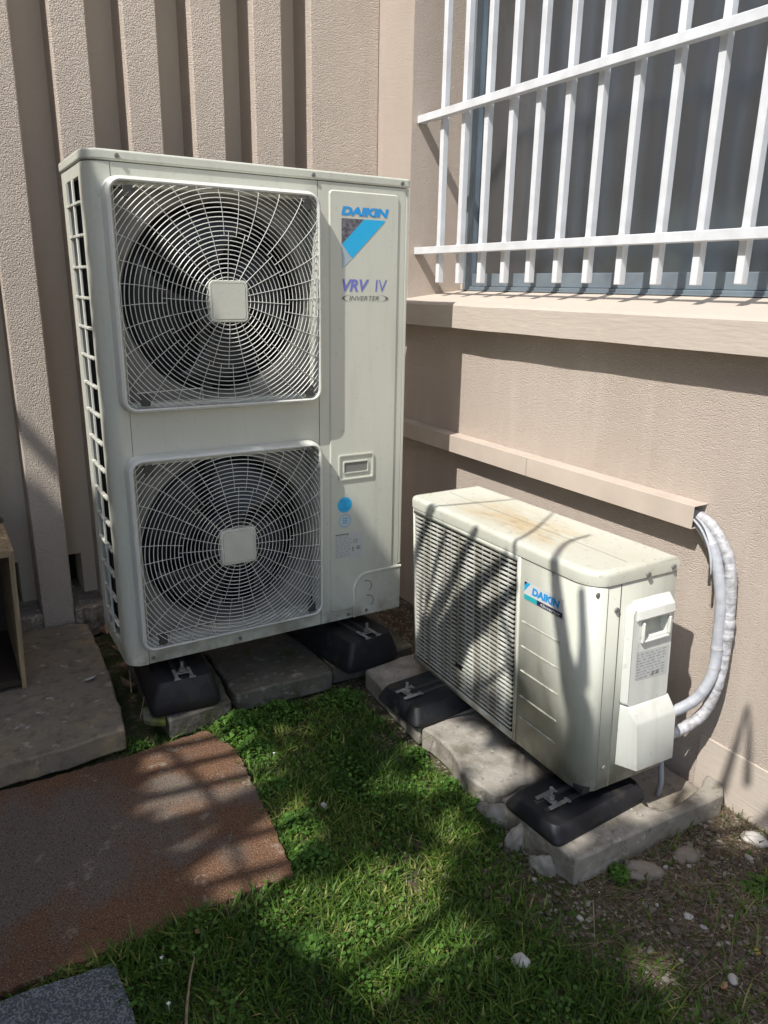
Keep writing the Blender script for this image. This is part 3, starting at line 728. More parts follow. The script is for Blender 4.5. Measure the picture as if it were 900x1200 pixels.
for r in range(11):
    z = .290-.0068*r; x = .654
    while x < .712:
        w = random.uniform(.004,.014)
        if x+w > .712: break
        mb.add([(x,LY-.0004,z),(x+w,LY-.0004,z),(x+w,LY-.0004,z+.0022),(x,LY-.0004,z+.0022)], [(0,1,2,3)]); x += w+random.uniform(.002,.007)
obj('label_print', mb, M['faint_print'], svc)
mb = MB().add([(.712,LY-.0004,.236),(.719,LY-.0004,.236),(.719,LY-.0004,.2385),(.712,LY-.0004,.2385)], [(0,1,2,3)]).add([(.653,LY-.0004,.2945),(.700,LY-.0004,.2935),(.700,LY-.0004,.2965),(.653,LY-.0004,.2975)], [(0,1,2,3)]).add([(.7135,LY-.0004,.240),(.7175,LY-.0004,.240),(.7175,LY-.0004,.249),(.7135,LY-.0004,.249)], [(0,1,2,3)])
obj('label_print', mb, M['print_grey'], svc)

# ------------------------------------------------------------------ SMALL OUTDOOR UNIT (tilted a little, local: x depth, y along the wall, z up)
O = Vector((.7779, -.9845, -.0611))
sm_ = thing('outdoor_unit', 'low wide ivory single-fan outdoor unit with louvred front and stained lid by the side wall', 'outdoor unit', O, 'outdoor units of the air conditioning')
rv = Vector((-.0331, -.0233, -.0626)); 
Rm = Matrix(((1.0,.022,-.023),(-.021,.999,.033),(.024,-.033,.999)))
sm_.rotation_mode = 'QUATERNION'
import mathutils
SY_ROT = Matrix.Rotation(rv.length, 3, rv.normalized())
sm_.rotation_quaternion = SY_ROT.to_quaternion()
def SW(x, y, z): return O + SY_ROT @ Vector((x, y, z))
SWD, SH, SD, ST = .789, .537, .244, .0345     # width (y), height, depth (x), lid thickness
zt = SH-ST
GU0, GU1, GZ0, GZ1 = .262, .768, .020, .488
mb = MB()
near = [(.040+.0-.040*math.sin(math.radians(a)), .062-.062*math.cos(math.radians(a))) for a in range(0, 91, 10)]   # (x,y): (.04,0)->(0,.062)
t = .0012
mb.strip([(SD, 0)] + near + [(0, .249)], 0, zt)
mb.strip([(0, .2515), (0, GU0)], 0, zt)
mb.strip([(0, GU0), (0, GU1)], GZ1, zt); mb.strip([(0, GU0), (0, GU1)], 0, GZ0)
far = [(.020-.020*math.cos(math.radians(a)), SWD-.020+.020*math.sin(math.radians(a))) for a in range(0, 91, 15)]
mb.strip([(0, GU1)] + far + [(SD, SWD), (SD, 0)], 0, zt)
mb.add([(0,.249,0),(0,.249,zt),(.003,.249,zt),(.003,.249,0)], [(0,1,2,3)]); mb.add([(0,.2515,0),(0,.2515,zt),(.003,.2515,zt),(.003,.2515,0)], [(0,1,2,3)])
sc = obj('casing', mb, M['ivory'], sm_, angle=30)
sd = sc.modifiers.new('s', 'SOLIDIFY'); sd.thickness = .0012; sd.offset = -1
obj('base_pan', MB().box(.004, SD-.002, .004, SWD-.004, -.002, .012), M['fan'], sm_)
obj('seam_gap', MB().box(.0025, .006, .2485, .252, .001, zt), M['dark'], sc)
obj('grille_back', MB().box(.030, .034, GU0-.01, GU1+.01, GZ0-.01, GZ1+.01), M['dark'], sc)
obj('side_seam', MB().box(.0765, .0785, -.0007, .001, .0, zt-.001), M['print_grey'], sc)
obj('corner_seam', MB().box(.0405, .0417, -.0006, .001, .0, zt-.001), M['print_grey'], sc)
# louvred grille: slats and uprights
gp_ = obj('louvre_grille', MB().box(.001, .016, GU0-.0, GU0+.004, GZ0, GZ1).box(.001, .016, GU1-.004, GU1, GZ0, GZ1), M['white_plastic'], sm_)
sl_ = None; NS = 36
for i in range(NS):
    z = GZ0+.008 + (GZ1-GZ0-.016)*i/(NS-1)
    if sl_ is None:
        mbs = MB(); yA, yB = GU0+.010+.0, GU1-.006
        prof = [(-.0012,-.0022),(.0002,-.0030),(.006,-.0006),(.006,.0008),(.0002,.0024),(-.0012,.0020)]
        mbs.v = [(p[0], yA, p[1]) for p in prof]+[(p[0], yB, p[1]) for p in prof]
        mbs.f = [tuple(range(6)), tuple(range(11,5,-1))]+[(k, k+6, (k+1)%6+6, (k+1)%6) for k in range(6)]
        sl_ = obj('slat', mbs, M['white_plastic'], gp_); sl_.location = (0,0,z)
    else: again(sl_, (0, 0, z))
up = None
for i in range(14):
    y = GU0+.0075 + (GU1-GU0-.015)*i/13
    if up is None: up = obj('upright', MB().box(.006, .009, -.0012, .0012, GZ0, GZ1), M['white_plastic'], gp_); up.location = (0,y,0)
    else: again(up, (0,y,0))
# fine mesh behind the louvres, casting the beaded look
# horizontal pressed ridges on the right panel
rd = None
for z in (.342,.276,.210,.140,.081):
    if rd is None: rd = obj('pressed_ridge', MB().prism([(-.0016,-.0012),(.0005,-.002),(.0005,.002),(-.0006,.0014)], .098, .238, 'y'), M['ivory'], sc); rd.location = (0,0,z)
    else: again(rd, (0,0,z))
# lid
def lidpoly(e):
    P = [(SD+e, SWD+e), (.012, SWD+e)]
    P = [(SD+e, -e), (SD+e, SWD+e)] + [(.022-(.022+e)*math.sin(math.radians(a)), SWD-.022+(.022+e)*math.cos(math.radians(a))) for a in range(0, 91, 15)] + \
        [(.042-(.042+e)*math.cos(math.radians(a)), .064-(.064+e)*math.sin(math.radians(a))) for a in range(0, 91, 10)]
    return P
mb = MB(); P_ = [(lidpoly(.003), zt+.002), (lidpoly(.003), SH-.012), (lidpoly(.001), SH-.005), (lidpoly(-.005), SH-.0008), (lidpoly(-.012), SH), (lidpoly(-.020), SH-.0012)]
n = len(P_[0][0])
for P, z in P_: mb.v += [(p[0], p[1], z) for p in P]
mb.f = [(j*n+i, j*n+(i+1)%n, (j+1)*n+(i+1)%n, (j+1)*n+i) for j in range(5) for i in range(n)] + [tuple(5*n+i for i in range(n)), tuple(range(n-1,-1,-1))]
obj('top_cover', mb, M['lid'], sm_, angle=50)
obj('lid_crease', MB().box(.118, .1195, .03, .76, SH-.0010, SH-.0004), M['faint_print'], sm_)
# side cover with grip, label and flared valve cover
mb = MB(); P0 = rrect(.096, .232, .205, .448, .012); P1 = rrect(.104, .226, .205, .440, .010)
n = 28
for P, y in ((P0, -.0005), (P0, -.005), (P1, -.017)): mb.v += [(p[0], y, p[1]) for p in P]
mb.f = [(j*n+i, j*n+(i+1)%n, (j+1)*n+(i+1)%n, (j+1)*n+i) for j in range(2) for i in range(n)]
# face around the grip opening
g0 = rrect(.130, .212, .372, .418, .004)
def face_hole(mb, x0,x1,z0,z1, hx0,hx1,hz0,hz1, y):
    q = [(x0,z0),(x1,z0),(x1,z1),(x0,z1)]; h = [(hx0,hz0),(hx1,hz0),(hx1,hz1),(hx0,hz1)]
    mb.add([(a,y,b) for a,b in q+h], [(0,1,5,4),(1,2,6,5),(2,3,7,6),(3,0,4,7)])
face_hole(mb, .105,.225,.206,.439, .130,.208,.366,.412, -.017)
mb.add([(.130,-.017,.366),(.208,-.017,.366),(.208,-.017,.412),(.130,-.017,.412),(.133,.004,.370),(.205,.004,.370),(.205,.004,.410),(.133,.004,.410)], [(0,1,5,4),(1,2,6,5),(2,3,7,6),(3,0,4,7)])
vc = obj('valve_cover', mb, M['white_plastic'], sm_, angle=25)
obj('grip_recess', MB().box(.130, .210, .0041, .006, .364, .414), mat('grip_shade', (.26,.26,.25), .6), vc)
# hood over the grip
mb = MB(); hood = [(-.016,.416),(-.024,.414),(-.026,.418),(-.022,.436),(-.002,.456),(-.001,.450)]
xl = [.112,.122,.168,.214,.224]; dl = [0,.001,.0015,.001,0]
for k, x in enumerate(xl): mb.v += [(x, p[0]*(1 if 0 < k < 4 else .9), p[1]+dl[k]) for p in hood]
mb.f = [(k*6+i, k*6+(i+1)%6, (k+1)*6+(i+1)%6, (k+1)*6+i) for k in range(4) for i in range(6)] + [tuple(range(6)), tuple(range(29, 23, -1))]
obj('grip_hood', mb, M['white_plastic'], vc, angle=25)
mb = MB(); mb.box(.128,.133,-.026,-.017,.362,.408); mb.box(.207,.212,-.026,-.017,.366,.408); mb.box(.128,.212,-.024,-.017,.358,.364)
obj('grip_rim', mb, M['white_plastic'], vc, bevel=.002)
# flared lower cover
mb = MB()
sec = [  # (z, y_out, x_left_at_wall, x_left_out, x_right)
 (.206, -.016, .098, .104, .231), (.200,-.020,.097,.105,.232), (.172,-.036,.096,.112,.236), (.164,-.0385,.096,.114,.237), (.046,-.040,.095,.124,.238)]
for (z, yo_, xw, xo, xr) in sec:
    mb.v += [(xw, -.0005, z if z > .05 else .052), (xo, yo_, z), (xr, yo_, z+.0), (xr, -.0005, z)]
m4 = len(sec)
mb.f = [(j*4+i, j*4+i+1, (j+1)*4+i+1, (j+1)*4+i) for j in range(m4-1) for i in range(3)]
fl = obj('flared_cover', mb, M['white_plastic'], vc, angle=20)
sdm = fl.modifiers.new('s', 'SOLIDIFY'); sdm.thickness = .002; bv = fl.modifiers.new('b', 'BEVEL'); bv.width = .002; bv.segments = 2; bv.limit_method = 'ANGLE'
LB = -.0175
poly('rating_label', [(.120,.268),(.219,.262),(.219,.333),(.120,.337)], M['sticker_grey'], vc, LB)
mb = MB()
for r in range(9):
    z = .328-.0072*r; x = .123
    while x < .213:
        w = random.uniform(.003,.013)
        if x+w > .215: break
        mb.add([(x,LB-.0004,z),(x+w,LB-.0004,z),(x+w,LB-.0004,z+.0022),(x,LB-.0004,z+.0022)], [(0,1,2,3)]); x += w+random.uniform(.002,.009)
for (a,b_) in ((.170,.267),(.122,.300)): mb.add([(a,LB-.0004,b_),(a+.0006,LB-.0004,b_),(a+.0006,LB-.0004,b_+.06),(a,LB-.0004,b_+.06)], [(0,1,2,3)])
obj('label_print', mb, M['faint_print'], vc)
text('label_print', 'AS 60', .024, .010, M['print_grey'], vc, (.168, LB-.0005, .269), bold=.02, shear=.3)
# front logo sticker (reads towards -y)
FX = -.0008
A = dict(X=(0,-1,0), Y=(0,0,1))
def fpoly(name, pts, m, x=FX): return poly(name, pts, m, sc, x, 'x')
fpoly('logo_sticker', [(.2335,.402),(.0925,.402),(.0925,.4485),(.2335,.4485)], M['sticker_white'])
fpoly('logo_band', [(.2325,.403),(.184,.403),(.184,.4155),(.2325,.4155)], M['teal'], FX-.0004)
fpoly('logo_band', [(.1838,.403),(.0935,.403),(.0935,.4155),(.1838,.4155)], M['navy'], FX-.0004)
fpoly('logo_flag_dark', [(.2325,.4475),(.221,.4475),(.2325,.437)], M['navy'], FX-.0004)
fpoly('logo_flag_blue', [(.2205,.4475),(.209,.4475),(.2325,.4225),(.2325,.4365)], M['cyan'], FX-.0004)
text('brand_lettering', 'DAIKIN', .100, .0195, M['blue'], sc, (FX-.0004, .2035, .4215), bold=.055, shear=.15, **A)
text('inverter_lettering', 'Inverter', .062, .0085, M['sticker_white'], sc, (FX-.0008, .162, .4050), bold=.01, shear=.25, **A)
fpoly('logo_swoosh', [(.172,.409),(.160,.4135),(.166,.409),(.160,.4045)], M['sticker_white'], FX-.0008)
# screws on the small unit
s1 = None
for (x, y, z) in ((.150,-.0042,zt+.010),(.226,-.0042,zt+.014),(.020,.010,.485),(.066,-.001,.445),(.060,-.001,.055)):
    if s1 is None: s1 = obj('screw', MB().cyl((0, 0), .0058, -.004, 0, n=12).box(-.004,.004,-.0046,-.0041,-.0007,.0007), M['zinc'], sc); s1.location = (x, y, z)
    else: again(s1, (x, y, z))
# ventilation slit grille on the back and a hole broken in the louvres are out of sight
sl_hole = obj('broken_slat', MB().box(-.0016, .001, .50, .535, .090, .098), M['dark'], gp_)

# ------------------------------------------------------------------ RUBBER FEET
def foot(label, c, rotz, L, Wd, H, top, brk, lgroup):
    o = thing('rubber_foot', label, 'rubber foot', (c[0], c[1], top-H), lgroup); o.rotation_euler = (0,0,rotz)
    mb = MB(); w0, w1, l0, l1 = Wd/2, Wd/2*.80, L/2, L/2*.93
    levels = [(w0*.97, l0*.98, 0), (w0, l0, .008), (w0*.98, l0*.99, H*.35), (w1*1.04, l1*1.02, H*.85), (w1*.97, l1*.99, H)]
    for (w, l, z) in levels:
        mb.v += [(a, b, z) for a, b in rrect(-w, w, -l, l, .018, 4)]
    n = 20
    mb.f = [(j*n+i, j*n+(i+1)%n, (j+1)*n+(i+1)%n, (j+1)*n+i) for j in range(4) for i in range(n)] + [tuple(range(n-1,-1,-1)), tuple(4*n+i for i in range(n))]
    obj('rubber_block', mb, M['rubber'], o, angle=40)
    ch = obj('slotted_channel', MB().box(-.022,-.019,-l1*.84,l1*.84,H,H+.003).box(.019,.022,-l1*.84,l1*.84,H,H+.003).box(-.019,-.010,-l1*.84,l1*.84,H-.001,H+.0015).box(.010,.019,-l1*.84,l1*.84,H-.001,H+.0015), M['clip'], o)
    for y in brk:
        b = obj('bracket', MB().box(-.026,-.016,y-.030,y+.024,H+.004,H+.008).box(.016,.026,y-.030,y+.024,H+.004,H+.008).box(-.0155,.0155,y-.008,y+.008,H+.0045,H+.0085).box(-.030,-.012,y-.038,y-.0305,H+.004,H+.0075).box(.012,.030,y-.038,y-.0305,H+.004,H+.0075), M['zinc'], o, bevel=.001)
        obj('bolt', MB().cyl((0, y), .0045, H+.004, H+.040, 'z', 10).cyl((0, y), .010, H+.0112, H+.018, 'z', 6), M['zinc'], b)
    return o
G2 = 'black rubber feet under the outdoor units'
foot('glossy black rubber foot under the left end of the tall unit', (.148, .118), math.radians(-4), .42, .20, .095, -.030, (-.165,), G2)
foot('black rubber foot under the right end of the tall unit, beside the low unit', (.705, .085), math.radians(8), .42, .21, .095, -.030, (-.165,), G2)
foot('black rubber foot under the near end of the low unit, on the notched slab', (.815, -.935), math.radians(93), .31, .175, .040, -.088, (.09,), G2)
foot('dark blue-black rubber foot under the far end of the low unit', (.865, -.375), math.radians(94), .44, .20, .050, -.080, (.18,), G2)

# ------------------------------------------------------------------ CONCRETE SLABS
def slab(name, label, pts, z0, z1, m, cat='slab', group=None, jag=.004, bevel=.006, notch=None, sub=.04):
    P = []
    k = len(pts)
    for i in range(k):
        a = Vector(pts[i]); b = Vector(pts[(i+1)%k]); n = max(1, int((b-a).length/sub))
        for j in range(n):
            p = a.lerp(b, j/n)
            P.append((p.x+random.uniform(-jag,jag), p.y+random.uniform(-jag,jag)))
    cx_ = sum(p[0] for p in P)/len(P); cy_ = sum(p[1] for p in P)/len(P)
    mb = MB().prism([(p[0]-cx_, p[1]-cy_) for p in P], 0, z1-z0)
    o = obj(name, mb, m, bevel=bevel); o.location = (cx_, cy_, z0)
    tag(o, label, cat, group); return o
GS = 'concrete slabs under the outdoor units'
slab('paving_slab', 'large worn brown-grey concrete slab at left under the wooden box', [(-1.4,-.105),(-.20,-.112),(-.040,-.095),(-.010,.25),(-.004,.655),(-.06,.684),(-1.4,.684)], -.19, -.125, M['brown_concrete'], 'slab', jag=.003)
slab('concrete_slab', 'thin mossy concrete piece poking out left of the leftmost rubber foot', [(.018,-.056),(.028,-.080),(.070,-.104),(.076,.0),(.022,.0)], -.150, -.129, M['mossy'], 'slab', GS, jag=.004)
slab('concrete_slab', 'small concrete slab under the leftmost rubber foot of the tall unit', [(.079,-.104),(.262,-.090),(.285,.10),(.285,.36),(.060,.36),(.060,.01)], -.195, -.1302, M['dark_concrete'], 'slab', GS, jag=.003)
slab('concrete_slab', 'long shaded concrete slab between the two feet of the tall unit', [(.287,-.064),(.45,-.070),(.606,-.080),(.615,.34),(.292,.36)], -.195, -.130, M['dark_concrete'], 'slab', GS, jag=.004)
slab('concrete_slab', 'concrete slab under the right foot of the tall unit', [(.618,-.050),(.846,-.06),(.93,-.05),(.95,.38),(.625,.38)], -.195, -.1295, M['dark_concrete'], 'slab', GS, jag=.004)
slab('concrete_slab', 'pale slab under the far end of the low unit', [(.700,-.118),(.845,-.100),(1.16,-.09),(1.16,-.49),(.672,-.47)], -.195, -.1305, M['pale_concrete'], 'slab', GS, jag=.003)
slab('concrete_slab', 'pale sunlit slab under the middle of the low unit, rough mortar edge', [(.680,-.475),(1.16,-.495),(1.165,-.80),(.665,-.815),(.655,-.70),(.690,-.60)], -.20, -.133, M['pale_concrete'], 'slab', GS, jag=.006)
# near slab with a notch cut in its back
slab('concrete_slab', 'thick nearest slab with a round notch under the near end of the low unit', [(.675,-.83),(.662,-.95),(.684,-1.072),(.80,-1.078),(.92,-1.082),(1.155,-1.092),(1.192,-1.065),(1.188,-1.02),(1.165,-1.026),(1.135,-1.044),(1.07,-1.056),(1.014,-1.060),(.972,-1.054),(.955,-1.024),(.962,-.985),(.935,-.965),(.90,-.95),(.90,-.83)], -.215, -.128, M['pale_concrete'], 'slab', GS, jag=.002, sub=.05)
slab('concrete_slab', 'low broken slab inside the notch behind the hose', [(.91,-.83),(1.185,-.83),(1.185,-1.03),(1.05,-1.045),(.975,-1.03),(.955,-.96)], -.215, -.172, M['concrete'], 'slab', GS, jag=.006)

# brown sheet and grey mat
def sheet(name, label, pts, z0, z1, m, jag, sub, cat):
    o = slab(name, label, pts, z0, z1, m, cat, None, jag, .002, None, sub)
    off = Vector(o.location); me = o.data
    for v in me.vertices: v.co += Vector((off.x, off.y, 0))
    o.location = (0, 0, z0); return o
sheet('brown_sheet', 'rust brown gritty sheet lying flat beside the grass with a worn grey middle', [(-1.4,-.115),(-.35,-.125),(-.043,-.130),(.10,-.118),(.175,-.115),(.203,-.18),(.219,-.245),(.206,-.38),(.194,-.50),(.181,-.62),(.166,-.748),(.05,-.742),(-.15,-.752),(-.42,-.745),(-1.4,-.735)], -.205, -.187, M['rust'], .0035, .010, 'ground sheet')
sheet('grey_mat', 'speckled dark grey mat at the lower left edge of the grass', [(-1.4,-.76),(-.50,-.765),(-.36,-.770),(-.221,-.785),(-.216,-.90),(-.222,-1.3),(-1.4,-1.3)], -.200, -.184, M['grey_mat'], .002, .05, 'mat')

# ------------------------------------------------------------------ WOODEN BOX
bx = thing('wooden_box', 'open-fronted old wooden box standing on the large slab at the left edge', 'wooden box', (-.245, .268, -.125))
bx.rotation_euler = (0, math.radians(1.5), math.radians(0))
w_, d_, h_ = .50, .40, .436
obj('side_board', MB().box(-.014, 0, 0, d_, 0, h_), M['wood'], bx, bevel=.0015)
obj('side_board', MB().box(-w_, -w_+.014, 0, d_, 0, h_), M['wood'], bx, bevel=.0015)
obj('top_board', MB().box(-w_+.0142, -.0142, 0.002, d_, h_-.020, h_+.001), M['wood'], bx, bevel=.0015)
obj('bottom_board', MB().box(-w_+.0142, -.0142, 0.004, d_, .012, .030), M['inner_shade_wood'], bx, bevel=.0015)
obj('back_board', MB().box(-w_+.0142, -.0142, d_-.012, d_-.0005, .031, h_-.021), M['inner_shade_wood'], bx)
kn = obj('metal_knob', MB().cyl((0,0), .017, 0, .012, 'z', 18, .014).cyl((0,0), .008, .012, .02, 'z', 14), M['clip'], bevel=.002)
tag(kn, 'small dark round cap lying on top of the wooden box', 'cap'); kn.location = (-.247, .575, .3125)

# ------------------------------------------------------------------ GRASS, STRAW, GRAVEL
def smooth(a, b, x): t = np.clip((x-a)/(b-a), 0, 1); return t*t*(3-2*t)
def vnoise(x, y, s, seed):
    return np.array([noise.noise(Vector((a*s, b*s, seed))) for a, b in zip(x, y)])
def inpoly(x, y, P):
    c = np.zeros(len(x), bool); n = len(P)
    for i in range(n):
        x1, y1 = P[i]; x2, y2 = P[(i+1)%n]
        c ^= ((y1 > y) != (y2 > y)) & (x < (x2-x1)*(y-y1)/(y2-y1+1e-12)+x1)
    return c
def blades(N, dens, hmin, hmax, width, mat_, name, label, cat, lean=.5, box=(-.55,1.2,-2.05,-.03), seed=1, grp=None):
    rng = np.random.default_rng(seed)
    x = rng.uniform(box[0], box[1], N); y = rng.uniform(box[2], box[3], N)
    k = rng.random(N) < dens(x, y, rng); x, y = x[k], y[k]; n = len(x)
    z = np.array([gh(a, b) for a, b in zip(x, y)])-.003
    cl = vnoise(x, y, 7, 5)
    h = (hmin+(hmax-hmin)*rng.random(n)**1.6)*(1+.6*cl)
    a = rng.uniform(0, 2*np.pi, n) ; ln = h*rng.uniform(.1, 1.5, n)*lean*2
    da = np.stack([np.cos(a), np.sin(a), np.zeros(n)], 1); wv = np.stack([-np.sin(a+rng.normal(0,.6,n)), np.cos(a), np.zeros(n)], 1)*(width*rng.uniform(.6,1.3,n))[:,None]
    base = np.stack([x, y, z], 1); up = np.array([0,0,1.0])
    p1 = base + da*(ln*.35)[:,None] + up*(h*.62)[:,None]; p2 = base + da*ln[:,None] + up*(h*.95)[:,None]
    V = np.stack([base-wv/2, base+wv/2, p1-wv*.4, p1+wv*.4, p2], 1).reshape(-1, 3)
    i = np.arange(n)*5; F4 = np.stack([i, i+1, i+3, i+2], 1); F3 = np.stack([i+2, i+3, i+4], 1)
    me = bpy.data.meshes.new(name); faces = F4.tolist()+F3.tolist(); me.from_pydata(V.tolist(), [], faces)
    tint = np.clip(.30+.55*vnoise(x, y, 5, 9)+.3*vnoise(x, y, 14, 19)+rng.normal(0,.20,n)+(rng.random(n) < .09)*.5, 0, 1)
    at_ = me.attributes.new('tint', 'FLOAT', 'POINT'); at_.data.foreach_set('value', np.repeat(tint, 5).astype(np.float32))
    me.materials.append(mat_); me.polygons.foreach_set('use_smooth', [True]*len(me.polygons))
    o = bpy.data.objects.new(name, me); col.objects.link(o); tag(o, label, cat); o['kind'] = 'stuff'; return o
SLABS = [(-.36,-.79,-.222),]
MATP = [(-1.4,-.05),(.03,-.09),(.175,-.11),(.222,-.26),(.215,-.38),(.205,-.50),(.190,-.62),(.166,-.748),(.05,-.745),(-.15,-.755),(-1.4,-.75)]
GM = [(-1.4,-.75),(-.36,-.768),(-.222,-.783),(-.218,-.90),(-.224,-1.3),(-1.4,-1.3)]
def lawn(x, y, rng):
    d = np.ones(len(x))
    d[inpoly(x, y, MATP)] = 0; d[inpoly(x, y, GM)] = 0
    d[(x > .0) & (x < .66) & (y > -.085)] = 0
    d[(x > .662) & (y > -.82)] = 0; d[(x > .652) & (y > -1.08)] = 0
    e = .60 + .10*np.sin(y*7) + .10*vnoise(x, y, 5, 2)       # boundary grass / bare gravelly strip
    bare = smooth(e-.12, e+.18, x + .55*np.maximum(0, -.9-y)*0)
    d *= 1 - .93*bare*(y < -.9)
    patch = vnoise(x, y, 6, 7) ; d *= 1-.75*smooth(.28,.5,patch)
    thin = vnoise(x, y, 2.2, 13); d *= .55+.45*smooth(-.35,.15,thin)
    return d
blades(250000, lawn, .008, .030, .0042, M['grass'], 'grass', 'short patchy green grass growing between the brown sheet and the slabs', 'grass', .55, seed=3)
def tufts(x, y, rng):
    d = lawn(x, y, rng); return d*smooth(.30,.45, vnoise(x, y, 9, 21))
blades(16000, tufts, .03, .075, .0026, M['grass'], 'long_grass', 'longer grass blades standing in tufts on the lawn', 'grass', .9, seed=5)
# edge grass creeping over the sheet border
def edge(x, y, rng):
    d = np.zeros(len(x)); ex = np.interp(-y, [.11,.26,.5,.75], [.18,.222,.205,.168])
    d[(np.abs(x-ex-.006) < .022) & (y < -.12) & (y > -.76)] = .8
    d[(np.abs(y+.755) < .014) & (x > -.2) & (x < .17)] = .8
    d[(np.abs(y+.762) < .010) & (x > -.60) & (x < -.2)] = .35
    d[(np.abs(y+.116) < .012) & (x > -.08) & (x < .09)] = .4
    return d
blades(42000, edge, .012, .034, .0032, M['grass'], 'edge_grass', 'grass fringe creeping over the rim of the brown sheet', 'grass', .7, seed=8)
def strawd(x, y, rng):
    d = smooth(.45,.8, x + .12*vnoise(x, y, 5, 2))*(y < -1.02)*1.0
    d = np.maximum(d, .18*(lawn(x, y, rng) > .3)); 
    d[(x > .66) & (y > -1.07)] = 0
    d = np.maximum(d, .9*((x > 1.02) & (x < 1.19) & (y < -1.085) & (y > -1.30)))
    d[inpoly(x, y, MATP)] = 0; d[inpoly(x, y, GM)] = 0; d[(y > -.1)] = 0
    return d
blades(42000, strawd, .003, .018, .0019, M['straw'], 'dry_straw', 'dry straw and dead grass scattered on the bare soil by the wall', 'straw', 3.2, seed=11)
# small round leaved ground cover mixed through the lawn
def clover(N, seed):
    rng = np.random.default_rng(seed); x = rng.uniform(-.4,.8,N); y = rng.uniform(-1.7,-.08,N)
    d = lawn(x, y, rng)*smooth(-.02,.35, vnoise(x, y, 8, 44)); k = rng.random(N) < d; x, y = x[k], y[k]; n = len(x)
    z = np.array([gh(a, b) for a, b in zip(x, y)]) + rng.uniform(.010,.032,n); r = rng.uniform(.0025,.0055,n)
    A = rng.normal(size=(n,3))*[1,1,.35]; A /= np.linalg.norm(A,axis=1)[:,None]; U = rng.normal(0,.35,(n,3))+[0,0,1.0]; B = np.cross(A,U); B /= np.linalg.norm(B,axis=1)[:,None]
    P = np.stack([x,y,z],1); V = np.stack([P+(A*math.cos(w)+B*math.sin(w))*r[:,None] for w in (0,1.05,2.1,3.14,4.19,5.24)], 1).reshape(-1,3)
    me = bpy.data.meshes.new('clover_cover'); me.from_pydata(V.tolist(), [], np.arange(6*n).reshape(-1,6).tolist())
    a_ = me.attributes.new('tint', 'FLOAT', 'POINT'); a_.data.foreach_set('value', np.repeat(np.clip(rng.normal(.4,.3,n),0,1), 6).astype(np.float32))
    me.materials.append(M['weed']); o = bpy.data.objects.new('clover_cover', me); col.objects.link(o); tag(o, 'tiny round leaved ground cover spread among the lawn grass', 'ground cover'); o['kind'] = 'stuff'
clover(16000, 17)
# dead grass tuft at the wall base
def walltuft(x, y, rng): return ((x > 1.10) & (x < 1.195) & (y < -1.06) & (y > -1.24))*.9
blades(9000, walltuft, .02, .06, .0022, M['straw'], 'dead_grass_tuft', 'straw coloured dead grass tuft at the foot of the side wall', 'dry grass', 1.3, seed=12)
# sparse weeds over the bare strip
def sparse(x, y, rng): return (x > .5)*(y < -1.1)*smooth(.02,.4, vnoise(x, y, 7, 31))*.9
blades(8000, sparse, .006, .016, .0045, M['weed'], 'ground_cover', 'low green ground cover scattered among the gravel', 'ground cover', .9, seed=14)

# gravel: thousands of small stones joined
ico = bmesh.new(); bmesh.ops.create_icosphere(ico, subdivisions=1, radius=1); IV = np.array([v.co[:] for v in ico.verts]); IF = np.array([[v.index for v in f.verts] for f in ico.faces]); ico.free()
def gravel(N, region, name, label, rmin, rmax, seed):
    rng = np.random.default_rng(seed); x = rng.uniform(-.3,1.19,N*3); y = rng.uniform(-2.0,-.1,N*3)
    k = rng.random(N*3) < region(x, y); x, y = x[k][:N], y[k][:N]; n = len(x)
    z = np.array([gh(a, b) for a, b in zip(x, y)])
    r = rmin+(rmax-rmin)*rng.random(n)**6
    sc_ = rng.uniform(.6,1.25,(n,3))*r[:,None]; sc_[:,2] *= .6
    ang = rng.uniform(0, 6.28, n); V = IV[None]*(1+rng.normal(0,.14,(n,len(IV),1)))*sc_[:,None,:]
    c, s = np.cos(ang)[:,None], np.sin(ang)[:,None]
    X = V[...,0]*c-V[...,1]*s + x[:,None]; Y = V[...,0]*s+V[...,1]*c + y[:,None]; Z = V[...,2] + (z+r*.25)[:,None]
    VV = np.stack([X,Y,Z],-1).reshape(-1,3); FF = (IF[None]+(np.arange(n)*len(IV))[:,None,None]).reshape(-1,3)
    me = bpy.data.meshes.new(name); me.from_pydata(VV.tolist(), [], FF.tolist())
    at_ = me.attributes.new('tint', 'FLOAT', 'POINT'); at_.data.foreach_set('value', np.repeat(np.clip(rng.random(n)**3.2,0,1), len(IV)).astype(np.float32))
    me.materials.append(M['pebble']); o = bpy.data.objects.new(name, me); col.objects.link(o)
    tag(o, label, 'gravel'); o['kind'] = 'stuff'
def gr1(x, y):
    d = smooth(.45,.85,x)*(y < -1.05)*.9 + .035*((x > .15) & (y < -.2) & (x < .66)) + .5*((x > .60) & (x < .68) & (y < -.78) & (y > -1.15)) + .03*((y < -.8) & (x > -.2))
    return np.where((x > .645) & (y > -1.08), 0, d)
gravel(15000, gr1, 'gravel', 'grey and white gravel mixed into the soil near the side wall', .0015, .010, 2)

